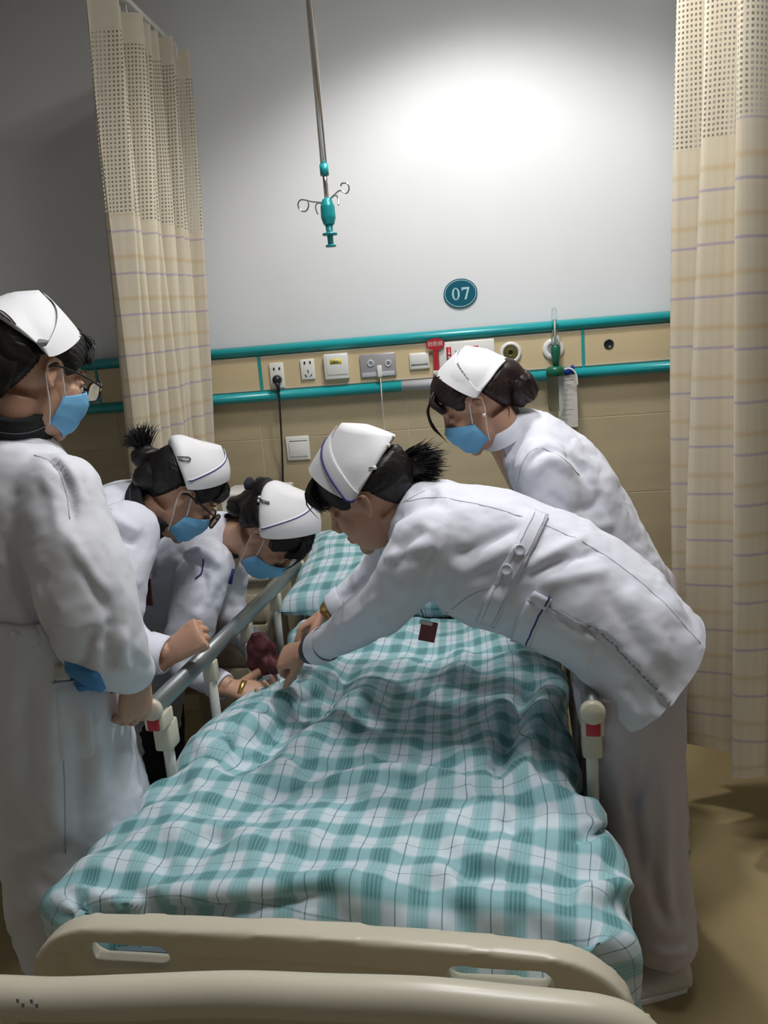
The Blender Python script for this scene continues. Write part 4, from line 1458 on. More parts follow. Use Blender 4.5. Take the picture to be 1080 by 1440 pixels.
def shoe_geo(heel, d, L=0.245):
    d = nrm(A(d[0], d[1], 0))
    l = A(-d[1], d[0], 0)
    u = A(0, 0, 1)
    h0 = A(heel[0], heel[1], 0)
    rings = []
    a = np.linspace(0, 2 * pi, 24, endpoint=False)
    for t, w, h in ((0.0, .020, .055), (.03, .032, .075), (.10, .036, .078), (.20, .036, .060), (.30, .038, .052), (.6, .044, .042), (.8, .044, .034), (.93, .034, .026), (1.0, .012, .014)):
        c = h0 + d * t * L
        rr = []
        for x in a:
            z = max(0.012, h * 0.5 + h * 0.55 * sin(x))
            rr.append(c + l * w * np.sign(cos(x)) * abs(cos(x)) ** 0.8 + u * z)
        rings.append(rr)
    up = loft(rings)
    rings = []
    for z, k in ((0.0, 0.98), (0.004, 1.03), (0.014, 1.03), (0.018, 1.0)):
        rr = []
        for x in a:
            t = 0.5 - 0.5 * cos(x)
            w = np.interp(t, [0, .05, .3, .6, .85, .97, 1], [0, .026, .036, .045, .044, .022, 0])
            rr.append(h0 + d * (t * L * k) + l * w * k * (1 if sin(x) >= 0 else -1) + u * z)
        rings.append(rr)
    return up, loft(rings)

def core_geo(neck, pelvis, arms, legs):
    parts = [tube([neck, (np.asarray(neck) * .55 + np.asarray(pelvis) * .45), pelvis], [.055, .085, .10], 16, 12)]
    for a in arms: parts.append(tube(a, [.034, .028, .024][:len(a)], 12, 14))
    for a in legs: parts.append(tube(a, [.065, .048, .034], 12, 14))
    return union(parts, 0.013, 2)

def dress(root, H, neck, pelvis, arms, legs, hands, hair_m, hair_kw, extra_hair=(), cap_kw=None, mask=True, glasses=False, pins=(), pearls=(), stripe=None, skin=None, hairline=True):
    """body, hair, cap, mask and glasses of one nurse"""
    sk = skin or M['skin']
    Vh, Fh = union(face_parts(H, neck), 0.0034, 3)
    loc = np.stack([(Vh - H.c) @ H.r, (Vh - H.c) @ H.f, (Vh - H.c) @ H.u], -1) / H.s
    Nh = vnormals(Vh, Fh)
    g = np.zeros(len(Vh))
    for sx in (-1, 1):
        q = loc - A(sx * .032, .084, .013)
        g -= 0.0050 * np.exp(-(q[:, 0] / .013) ** 2 - (q[:, 2] / .006) ** 2 - (q[:, 1] / .03) ** 2)
        q = loc - A(sx * .083, -.008, .006)
        g -= 0.0060 * np.exp(-(q[:, 1] / .008) ** 2 - (q[:, 2] / .013) ** 2 - (q[:, 0] / .02) ** 2)
    Vh = Vh + Nh * g[:, None]
    pieces = [(Vh, Fh), core_geo(neck, pelvis, arms, legs)]
    for hp in hands:
        pieces.append(union(hp, 0.0027, 2))
    body = mesh('body', join(pieces), sk, root)
    # eyes, lashes and brows lie on the face
    for sx in (-1, 1):
        t = np.linspace(-1, 1, 9)
        mesh('eyebrow', tube(H.w([(sx * (.033 + .018 * k), .0925 - .010 * (k * 0.5 + 0.5) ** 2 * 1.4, .029 + .003 * (1 - k * k) - .002 * k) for k in t]), [.0006, .0016, .0022, .0024, .0024, .0022, .0018, .0012, .0006], 6), hair_m, body)
        mesh('eyelash', tube(H.w([(sx * (.032 + .015 * k), .0905 - .009 * (k * 0.5 + 0.5) ** 2, .004 - .003 * (1 - k * k)) for k in t]), [.0004, .0009, .0013, .0014, .0014, .0014, .0014, .0012, .0008], 6), M['dark_plastic'], body)
    ck = cap_kw or {}
    hr = mesh('hair', join([hair_cap(H, cap=(ck.get('dy', 0), ck.get('dz', 0), ck.get('sc', 1), ck.get('rot', 0)), **hair_kw)] + list(extra_hair)), hair_m, root)
    b, c, line, surf = cap_geo(H, **(cap_kw or {}))
    cp_ = mesh('nurse_cap', b, M['cap'], root)
    mesh('cap_cuff', c, M['cap'], cp_)
    if stripe is not None:
        mesh('cap_stripe', line(*stripe), M['stripe'], cp_)
    for pp_ in pins:
        mesh('hair_pin', tube([surf(*q) for q in pp_], 0.0015, 6, 30), M['dark_plastic'], cp_)
    for pp_ in pearls:
        mesh('pin_pearl', ell(surf(*pp_), (.0045,) * 3, nu=10, nv=8), M['pearl'], cp_)
    if mask:
        mk = mesh('face_mask', mask_geo(H), M['mask'], root)
        md = mk.modifiers.new('thickness', 'SOLIDIFY')
        md.thickness = 0.0012
        for sx in (-1, 1):
            mesh('ear_loop', tube(H.w([(sx * .069, .032, -.033), (sx * .074, .020, -.005), (sx * .080, .006, .020), (sx * .083, -.010, .022), (sx * .083, -.022, .004), (sx * .079, -.014, -.022), (sx * .066, .006, -.060), (sx * .052, .020, -.096)]), 0.0013, 6, 40), M['elastic'], mk)
    if glasses:
        rim, lens = glasses_geo(H)
        gl = mesh('glasses', rim, M['glasses'], root)
        for l in lens:
            mesh('lens', l, M['clear'], gl, False)
    return body

def collar_ring(neck, d, r0, r1, h, th=0.006, flat=0.92, wob=0.0):
    d = nrm(d)
    u = nrm(np.cross(d, A(0.1, 1, 0.2)))
    v = np.cross(d, u)
    a = np.linspace(0, 2 * pi, 40, endpoint=False)
    rings = []
    prof = [(0, r0), (h * .5, (r0 + r1) / 2 + wob), (h, r1), (h + .002, r1 - th * .5), (h - .002, r1 - th), (h * .5, (r0 + r1) / 2 - th), (0, r0 - th)]
    for hh, rr in prof:
        rings.append(np.asarray(neck) + d * hh + rr * (np.cos(a)[:, None] * u * flat + np.sin(a)[:, None] * v))
    return loft(rings, cap=False)

def turtleneck(root, a, b, r0, r1):
    a, b = np.asarray(a), np.asarray(b)
    d = nrm(b - a)
    u = nrm(np.cross(d, A(0.1, 1, 0.2)))
    v = np.cross(d, u)
    th = np.linspace(0, 2 * pi, 48, endpoint=False)
    L = np.linalg.norm(b - a)
    rings = []
    for k in np.linspace(0, 1, 15):
        rr = r0 + (r1 - r0) * k + 0.004 * abs(sin(k * 3.2 * pi)) + 0.0015 * np.sin(24 * th)
        rings.append(a + d * L * k + (rr * np.cos(th))[:, None] * u * 0.95 + (rr * np.sin(th))[:, None] * v)
    rings.append(b + (np.cos(th)[:, None] * u * .95 + np.sin(th)[:, None] * v) * (r1 - 0.010))
    rings.append(b - d * 0.02 + (np.cos(th)[:, None] * u * .95 + np.sin(th)[:, None] * v) * (r1 - 0.012))
    kc = mesh('knit_collar', loft(rings, cap=False), M['knit'], root)
    for k in (.45, .78):
        rr = r0 + (r1 - r0) * k + 0.005
        mesh('knit_stripe', tube(np.vstack([a + d * L * k + rr * (np.cos(th)[:, None] * u * .95 + np.sin(th)[:, None] * v)] ), .0011, 6), M['knit_line'], kc)

def watch(root, c, d, strap, face_dir, r=0.029, gold=False):
    w = mesh('wrist_watch' if not gold else 'bracelet', lathe([(r, -.007), (r + .003, -.006), (r + .003, .006), (r, .007)], c, d, 28), strap, root)
    if not gold:
        mesh('watch_face', lathe([(0, 0), (.014, 0), (.014, .006), (.011, .008), (0, .008)], np.asarray(c) + nrm(face_dir) * r, face_dir, 20), M['gold'], w)
    return w

def sl(*q):
    return [(a, b, c, 'p', r) for a, b, c, r in q]

def band_button(sk, px, py, r, m, parent, name='button'):
    l, n = sk.hit(px, py)
    return mesh(name, lathe([(0, -0.002), (r, -0.002), (r, .0035), (r * .85, .005), (r * .7, .0035), (0, .0035)], l + n * 0.0075, n, 20), m, parent)

UP = A(0, 0, 1)
# ================================================================== nurse in the belted coat leaning over the bed
def nurse_belted():
    H = Head(P(513, 712, 1.60), -1, (-0.889, 0.10, -0.455), tilt=0.13, s=1.0)
    neck = P(556, 716, 1.69)
    pel = P(850, 885, 1.64)
    root = empty('person', (0.36, 1.66, 0), 'nurse in white coat with blue striped cap bending across the bed', 'person')
    la = [P(600, 755, 1.54), P(535, 855, 1.60), P(440, 914, 1.75)]
    ra = [P(585, 735, 1.83), P(515, 822, 1.95), P(468, 857, 1.95)]
    ll = [P(880, 950, 1.55), P(905, 1150, 1.55), P(937, 1332, 1.57)]
    rl = [P(885, 950, 1.72), P(915, 1150, 1.76), P(940, 1300, 1.80)]
    wl, wr_ = P(432, 916, 1.765), P(460, 862, 1.95)
    hands = [hand_parts(wl, P(392, 926, 1.80) - wl, (0.15, 0.5, -0.8), 1, (48, 52, 55, 58), (0.8, 0.5, 0.55), 0.98, forearm=la[1] * .35 + la[2] * .65),
             hand_parts(wr_, P(424, 886, 1.94) - wr_, (-0.25, -0.25, -0.9), 1, (38, 34, 36, 42), (0.75, 0.5, 0.6), 0.98, forearm=ra[1] * .35 + ra[2] * .65)]
    tail0 = P(552, 650, 1.69)
    t1, t2 = P(578, 650, 1.70), P(606, 655, 1.68)
    tail = [tube([H.p(0, -.06, .05), tail0, P(566, 652, 1.70), P(588, 656, 1.69), P(602, 662, 1.68)], [.050, .016, .024, .030, .012], 14, 24)]
    for k, (q1, q2) in enumerate((((585, 645), (618, 640)), ((590, 655), (616, 655)), ((592, 668), (608, 672)), ((582, 640), (598, 630)), ((590, 662), (612, 666)))):
        tail.append(strands(P(560, 652, 1.70), P(*q1, 1.69), P(*q2, 1.68), .0036, 30 + k, 40, .009))
    fr = []
    for k in range(3):
        fr.append(strands(H.p(-.035 + .02 * k, .062, .105), H.p(-.05 + .02 * k, .096, .078), H.p(-.062 + .03 * k, .084, .036), .005, 50 + k, 26, .004))
    dress(root, H, neck, pel, [la, ra], [ll, rl], hands, M['hair'], dict(thick=.016, front=-.012, seed=2), tail + fr, dict(hgt=-.002, ridge_y=-.080, dy=.013, sc=1.02, rot=.118, bulge=.009), mask=False, stripe=(0.26, .0026),
          pins=[[(-128, .10), (-120, .22), (-112, .30)], [(-150, .55), (-155, .7), (-165, .8)]], pearls=[(-130, .08), (-148, .52), (-160, .86)])
    mesh('hair_tie', lathe([(.012, -.006), (.019, -.005), (.021, 0), (.019, .005), (.012, .006)], tail0, P(566, 652, 1.70) - tail0, 18), M['dark_plastic'], root)
    secs = [(556, 714, 1.69, .062, .056), (575, 722, 1.69, .115, .085), (597, 735, 1.69, .175, .112), (670, 774, 1.68, .195, .146), (730, 795, 1.66, .180, .147),
            (780, 815, 1.65, .180, .146), (828, 844, 1.64, .190, .142), (876, 885, 1.63, .195, .140), (913, 944, 1.62, .20, .148), (938, 985, 1.62, .205, .150), (965, 1025, 1.62, .21, .15)]
    axis = nrm(np.cross(P(868, 1042, 1.46) - P(1000, 917, 1.46), A(0, 1, 0)))
    axis = axis if axis[0] > 0 else -axis
    slit = spline(np.array([(745, 838), (800, 872), (848, 892), (900, 945), (950, 1003)]), 40)
    def steps(V, F):
        uv = project(V)
        N = vnormals(V, F)
        d, pos, sd = polyline_dist(uv, slit)
        vd = nrm(ray(850, 900))
        k = np.clip(-(N @ vd) * 3, 0, 1) * (pos > 0.01) * (pos < 0.99)
        up = np.exp(-np.maximum(0, d) / 30.0) * (sd < 0) * 0.007 - np.exp(-np.maximum(0, d) / 14.0) * (sd > 0) * 0.003
        return V + N * (up * k)[:, None]
    fl = [([(600, 740), (575, 765), (560, 800)], 8, -.008), ([(540, 790), (575, 775), (612, 765)], 9, .007), ([(612, 768), (600, 800), (580, 835)], 7, -.006),
          ([(625, 790), (690, 760), (738, 735)], 8, -.007), ([(640, 810), (700, 780), (735, 760)], 9, .006), ([(740, 800), (790, 770), (830, 755)], 9, .006),
          ([(735, 815), (790, 790), (850, 775)], 7, -.006), ([(745, 825), (800, 812), (870, 800)], 10, .005), ([(640, 850), (690, 830), (720, 815)], 7, -.005),
          ([(560, 860), (520, 885), (480, 905)], 6, -.004), ([(540, 830), (505, 865), (470, 885)], 7, .005), ([(600, 830), (560, 870), (510, 900)], 7, -.004),
          ([(880, 830), (910, 880), (950, 940)], 12, .006), ([(850, 830), (880, 880), (910, 930)], 10, -.005), ([(640, 700), (720, 720), (800, 745)], 8, .003),
          ([(470, 845), (500, 830), (525, 800)], 5, -.004), ([(880, 960), (905, 1000), (915, 1025)], 9, -.005)]
    V, F, ends = garment(secs, (0.05, -1, 0), [sl((603, 760, 1.545, .078), (572, 810, 1.55, .073), (535, 855, 1.60, .063), (482, 892, 1.69, .049), (444, 914, 1.745, .037)),
                                              sl((588, 735, 1.82, .072), (552, 780, 1.91, .064), (515, 822, 1.95, .054), (470, 857, 1.95, .039))],
                         [(P(936, 980, 1.46), axis)], fl, seed=11, steps=steps)
    coat = mesh('coat', (V, F), M['coat'], root)
    sk = Skin(V, F)
    for e_ in ends:
        mesh('cuff', cuff_ring(e_, .045, .002), M['coat'], coat)
    mesh('half_belt', sk.strip([(758, 722), (735, 770), (712, 815), (683, 876)], .040, .0065, 30), M['coat'], coat)
    for q in ((741, 726), (706, 802), (727, 738)):
        pass
    mesh('belt_stitching', join([sk.strip([(750, 724), (727, 770), (704, 815), (677, 870)], .0012, .0076, 30), sk.strip([(766, 727), (743, 775), (720, 820), (692, 876)], .0012, .0076, 30)]), M['stitch'], coat)
    band_button(sk, 728, 773, .0115, M['coat'], coat)
    band_button(sk, 713, 800, .0115, M['coat'], coat)
    mesh('back_seam', sk.strip([(572, 705), (620, 700), (720, 722), (830, 768), (920, 835), (985, 905)], .0016, .0008, 60), M['stitch'], coat)
    mesh('sleeve_seam', sk.strip([(598, 690), (560, 712), (536, 748), (536, 780)], .0016, .0008, 24), M['stitch'], coat)
    mesh('side_seam', sk.strip([(628, 862), (660, 838), (690, 826)], .0016, .0008, 16), M['stitch'], coat)
    mesh('side_slit', sk.strip([(772, 852), (810, 874), (848, 893), (900, 946), (942, 992)], .0026, .0028, 40), M['stitch'], coat)
    pk = mesh('pocket', sk.patch([(757, 838), (842, 896), (828, 948), (724, 908)], 14, 12, .0065), M['coat'], coat)
    mesh('pocket_band', sk.strip([(762, 836), (746, 868), (733, 900)], .042, .0090, 18), M['coat'], coat)
    mesh('pocket_stripe', sk.strip([(773, 838), (755, 872), (742, 902)], .0032, .0105, 18), M['stripe'], coat)
    tv = legs_geo([ll[0], rl[0]], [ll[1], rl[1]], [ll[2], rl[2]], [.115, .088, .075], (P(885, 930, 1.63), (.115, .17, .13)), 17, 0.008, [([(885, 1050), (890, 1150), (905, 1250)], 10, -.014), ([(915, 1060), (900, 1110), (885, 1150)], 8, -.010), ([(915, 1200), (925, 1270), (945, 1300)], 8, -.012), ([(930, 1060), (938, 1180), (945, 1300)], 10, .010), ([(960, 1150), (950, 1230), (962, 1310)], 9, -.008), ([(915, 1335), (945, 1340), (970, 1335)], 6, .008)])
    mesh('trousers', tv, M['trousers'], root)
    for hp, d in ((P(968, 1355, 1.585), (-.95, -.22)), ((0.42, 1.80), (-.98, .05))):
        up, so = shoe_geo(hp, d)
        s_ = mesh('shoe', up, M['shoe'], root)
        mesh('sole', so, M['white_plastic'], s_)
    watch(root, P(437, 915, 1.757), P(444, 914, 1.745) - P(430, 917, 1.77), M['metal_dark'], (0.1, -0.6, 0.7), .030)
    watch(root, P(464, 860, 1.95), P(470, 857, 1.95) - P(455, 866, 1.95), M['gold'], (-.2, -.7, .6), .029)
    b0 = P(590, 852, 1.56)
    bd = mesh('badge_reel', lathe([(0, -.004), (.011, -.004), (.012, 0), (.011, .004), (0, .004)], P(589, 848, 1.55), (0, -1, 0.1), 18), M['stripe'], root)
    mesh('badge_cord', tube([P(589, 850, 1.55), P(596, 868, 1.555)], .0012, 6), M['dark_plastic'], bd)
    mesh('badge_card', frame_box(P(602, 888, 1.56), nrm(A(.9, .1, -.25)), A(0.1, -1, 0), nrm(A(.25, 0, .97)), .018, .0018, .023, .001), M['badge_red'], bd, False)
    mesh('badge_paper', frame_box(P(599, 876, 1.557), nrm(A(.9, .1, -.25)), A(0.1, -1, 0), nrm(A(.25, 0, .97)), .014, .0012, .004), M['paper'], bd, False)
nurse_belted()

# ================================================================== nurse behind her, beside the oxygen bottle
def nurse_bun():
    H = Head(P(673, 569, 1.98), -1, (-0.869, 0.027, -0.494), s=.99)
    neck = P(706, 605, 2.09)
    pel = P(885, 880, 2.12)
    root = empty('person', (0.47, 2.14, 0), 'masked nurse with a low brown hair bun and pearl earring leaning behind the belted coat', 'person')
    la = [P(760, 655, 1.95), P(800, 760, 1.95), P(775, 848, 1.99)]
    ra = [P(768, 650, 2.28), P(790, 745, 2.32), P(735, 830, 2.28)]
    ll, rl = [A(.40, 2.04, .72), A(.42, 2.05, .40), A(.45, 2.07, .07)], [A(.40, 2.22, .72), A(.42, 2.22, .40), A(.45, 2.22, .07)]
    wl, wr_ = P(768, 852, 2.0), P(745, 832, 2.28)
    hands = [hand_parts(wl, (-.5, .5, -.3), (0, .1, -1), 1, (45, 48, 50, 52), forearm=la[1] * .3 + la[2] * .7), hand_parts(wr_, (-.5, -.3, -.3), (0, .1, -1), -1, (45, 48, 50, 52), forearm=ra[1] * .3 + ra[2] * .7)]
    bc = P(731, 545, 2.07)
    ex = [bun(bc, bc - H.c, .048, 5), tube([H.p(0, -.09, .03), H.p(0, -.11, .02), bc], [.05, .04, .035], 14, 12)]
    ex.append(strands(H.p(0, -.10, .03), P(716, 566, 2.06), P(720, 575, 2.06), .003, 61, 20, .012))
    for k in range(4):
        q0 = H.p(-.03 + .016 * k, .066, .094)
        ex.append(strands(q0, H.p(-.05 + .02 * k, .094, .070), H.p(-.055 + .022 * k, .082, .034 - .004 * k), .0045, 62 + k, 26, .0035))
    for k in range(9):
        j = .004 * k
        ex.append(tube([H.p(-.02 + j, .080, .085), H.p(-.030 + j, .116 + .002 * (k % 3), .058), H.p(-.036 + j, .128 + .003 * (k % 2), .015), H.p(-.040 + j, .122, -.02 - .003 * k)], [.0022, .002, .0016, .0004], 5, 14))
    dress(root, H, neck, pel, [la, ra], [ll, rl], hands, M['hair_brown'], dict(thick=.015, front=-.010, seed=4), ex, dict(hgt=-.016, ridge_y=-.070, dy=.003, dz=-.004, sc=1.0, rot=.253, bulge=.010),
          pins=[[(-150, .62), (-138, .45), (-130, .25), (-122, .06)]])
    mesh('earring', ell(H.p(-.084, -.006, -.030), (.0048,) * 3, nu=12, nv=9), M['pearl'], root)
    secs = [(706, 602, 2.09, .062, .058), (726, 612, 2.10, .115, .080), (755, 637, 2.10, .175, .110), (795, 690, 2.10, .190, .130), (837, 762, 2.11, .175, .135), (868, 840, 2.12, .185, .140),
            (888, 930, 2.13, .21, .150), (900, 1030, 2.14, .22, .150), (905, 1110, 2.14, .225, .15)]
    fl = [([(735, 660), (770, 632), (810, 650), (835, 690)], 6, -.008), ([(740, 675), (775, 645), (810, 665)], 8, .006), ([(800, 720), (835, 712), (850, 690)], 7, -.006),
          ([(815, 735), (845, 740), (865, 735)], 9, .006), ([(800, 600), (840, 640), (870, 690)], 8, .004), ([(770, 690), (800, 720), (820, 745)], 8, -.005)]
    V, F, ends = garment(secs, (0.0, -1, 0), [sl((762, 660, 1.945, .078), (780, 715, 1.925, .073), (798, 765, 1.945, .065), (790, 812, 1.97, .053), (773, 850, 1.99, .040)),
                                             sl((770, 650, 2.27, .075), (785, 705, 2.30, .07), (790, 750, 2.31, .062), (760, 800, 2.30, .05), (733, 832, 2.28, .04))],
                         [(A(.42, 2.14, .60), A(0, 0, -1))], fl, seed=23)
    coat = mesh('coat', (V, F), M['coat'], root)
    for e_ in ends: mesh('cuff', cuff_ring(e_, .045, .002), M['coat'], coat)
    nd = nrm(H.p(0, -.03, -.06) - P(735, 640, 2.09))
    mesh('stand_collar', collar_ring(P(713, 611, 2.09), nd, .078, .066, .038), M['coat'], coat)
    sk = Skin(V, F)
    mesh('sleeve_seam', sk.strip([(729, 680), (735, 650), (755, 630), (785, 640), (815, 668)], .0018, .0008, 24), M['stitch'], coat)
    mesh('button_edge', sk.strip([(708, 628), (712, 650), (716, 680)], .006, .003, 14), M['stitch'], coat)
    l, n = sk.hit(722, 690)
    pn = mesh('pen', tube([l + n * .008 + A(-.006, 0, -.004), l + n * .008 + A(.012, 0, .002)], .005, 10), M['blue_ink'], root)
    mesh('pen_clip', tube([l + n * .012 + A(.012, 0, .002), l + n * .012 + A(.034, 0, .010)], .0018, 6), M['dark_plastic'], pn)
    mesh('trousers', legs_geo([ll[0], rl[0]], [ll[1], rl[1]], [ll[2], rl[2]], [.10, .085, .075], (A(.39, 2.13, .76), (.11, .15, .12)), 27), M['trousers'], root)
    for hp in ((.52, 2.07), (.52, 2.22)):
        up, so = shoe_geo(hp, (-1, 0))
        s_ = mesh('shoe', up, M['shoe'], root)
        mesh('sole', so, M['white_plastic'], s_)
nurse_bun()

# ================================================================== nurse standing with her back to the camera
def nurse_standing():
    H = Head(P(73, 524, 1.43), 1, (0.47, 0.82, -0.34), s=1.01)
    neck = P(26, 606, 1.48)
    pel = P(75, 960, 1.45)
    root = empty('person', (-0.99, 1.46, 0), 'standing nurse in glasses and long white coat with a blue mask in her pocket', 'person')
    rv = A(.6, -.8, 0)
    ra = [P(82, 700, 1.36), P(136, 885, 1.315), P(187, 946, 1.41)]
    la = [A(-1.03, 1.60, 1.25), A(-1.02, 1.69, 1.04), A(-.965, 1.645, .99)]
    rl, ll = [A(-.97, 1.39, .75), A(-.98, 1.40, .42), A(-.985, 1.40, .08)], [A(-1.04, 1.53, .75), A(-1.04, 1.54, .42), A(-1.05, 1.54, .08)]
    wr_, wl = P(191, 950, 1.40), A(-.955, 1.63, .98)
    hands = [hand_parts(wr_, P(190, 1015, 1.395) - wr_, (-.6, .4, 0), 1, (30, 32, 34, 38), (0.9, 0.1, 0.4), forearm=ra[1] * .3 + ra[2] * .7),
             hand_parts(wl, (.2, -.9, -.1), (0, .1, -1), -1, (40, 45, 48, 50), forearm=la[1] * .3 + la[2] * .7)]
    bc = H.p(0, -.128, .005)
    ex = [bun(bc, bc - H.c, .045, 15), tube([H.p(0, -.07, .0), H.p(0, -.10, .0), bc], [.07, .055, .04], 16, 10)]
    for k in range(3):
        ex.append(strands(H.p(.03 - .02 * k, .055, .108), H.p(.045 - .02 * k, .088, .082), H.p(.058 - .02 * k, .074, .046), .005, 70 + k, 24, .0035))
    dress(root, H, neck, pel, [ra, la], [rl, ll], hands, M['hair'], dict(thick=.015, front=-.010, seed=6, low=.01), ex, dict(hgt=-.011, ridge_y=-.058, dy=-.020, dz=-.004, sc=1.05, rot=-.062, bulge=.006), glasses=True,
          pins=[[(128, .08), (128, .30), (132, .46), (140, .44), (142, .10)], [(134, .05), (142, .25), (152, .40)]])
    secs = [(27, 604, 1.48, .064, .060), (24, 626, 1.475, .120, .085), (25, 664, 1.465, .185, .108), (36, 740, 1.455, .198, .130), (50, 830, 1.45, .175, .130), (62, 895, 1.45, .165, .128),
            (78, 980, 1.45, .188, .142), (92, 1080, 1.45, .205, .155), (108, 1180, 1.45, .215, .165), (130, 1290, 1.45, .225, .170), (142, 1350, 1.45, .23, .17)]
    fl = [([(60, 640), (85, 660), (100, 700), (105, 740)], 6, -.006), ([(75, 640), (100, 665), (118, 710)], 6, .005), ([(12, 760), (35, 840), (80, 910)], 7, -.012),
          ([(55, 660), (75, 700), (85, 760)], 9, .004), ([(135, 880), (120, 920), (115, 945)], 9, -.008), ([(160, 860), (150, 905), (155, 950)], 8, -.008), ([(175, 880), (172, 920), (180, 950)], 8, .007),
          ([(40, 920), (35, 1020), (40, 1150)], 12, -.007), ([(75, 930), (72, 1050), (80, 1200)], 14, .007), ([(125, 990), (140, 1060), (140, 1140)], 14, .008), ([(165, 1000), (165, 1060), (160, 1110)], 9, -.007),
          ([(105, 1000), (110, 1080), (112, 1180)], 10, -.006), ([(110, 790), (140, 840), (160, 870)], 9, -.006), ([(90, 740), (125, 800), (155, 840)], 9, .005)]
    V, F, ends = garment(secs, rv, [sl((84, 700, 1.365, .088), (103, 780, 1.325, .094), (134, 875, 1.315, .088), (164, 922, 1.35, .068), (186, 946, 1.405, .046)),
                                   [(-1.03, 1.60, 1.25, 'w', .085), (-1.03, 1.68, 1.10, 'w', .08), (-1.02, 1.69, 1.04, 'w', .075), (-.99, 1.67, 1.0, 'w', .055), (-.965, 1.645, .99, 'w', .042)]],
                         [(A(0, 0, .27), A(0, 0, -1))], fl, seed=31, wr=(.005, .002))
    coat = mesh('coat', (V, F), M['coat_warm'], root)
    for e_ in ends: mesh('cuff', cuff_ring(e_, .04, .002), M['coat_warm'], coat)
    sk = Skin(V, F)
    mesh('back_belt', sk.strip([(-40, 884), (0, 889), (30, 892), (52, 892), (64, 890)], .042, .009, 34), M['coat_warm'], coat)
    band_button(sk, 25, 891, .0125, M['coat'], coat)
    mesh('shoulder_seam', sk.strip([(48, 640), (75, 652), (92, 690), (98, 730)], .0018, .0008, 20), M['stitch'], coat)
    mesh('side_seam', sk.strip([(82, 985), (90, 1080), (92, 1200)], .0018, .0008, 24), M['stitch'], coat)
    mesh('pocket', sk.patch([(75, 962), (128, 955), (135, 1065), (84, 1075)], 12, 14, .003), M['coat_warm'], coat)
    mesh('pocket_edge', sk.strip([(74, 961), (100, 958), (130, 955)], .004, .006, 12), M['stitch'], coat)
    mesh('tucked_mask', sk.patch([(90, 928), (140, 945), (150, 968), (108, 976)], 12, 10, .011), M['mask_dark'], root)
    mesh('tucked_tissue', sk.patch([(76, 933), (94, 932), (100, 957), (77, 960)], 8, 8, .009), M['paper'], root)
    nd = nrm(H.p(0, -.04, -.06) - P(22, 640, 1.475))
    turtleneck(root, P(20, 628, 1.477), H.p(0, -.030, -.062), .082, .064)
    mesh('trousers', legs_geo([rl[0], ll[0]], [rl[1], ll[1]], [rl[2], ll[2]], [.10, .08, .07], (A(-1.0, 1.46, .78), (.13, .13, .12)), 37), M['navy'], root)
    for hp in ((-1.04, 1.36), (-1.10, 1.50)):
        up, so = shoe_geo(hp, (.8, .6))
        s_ = mesh('shoe', up, M['shoe'], root)
        mesh('sole', so, M['white_plastic'], s_)
nurse_standing()

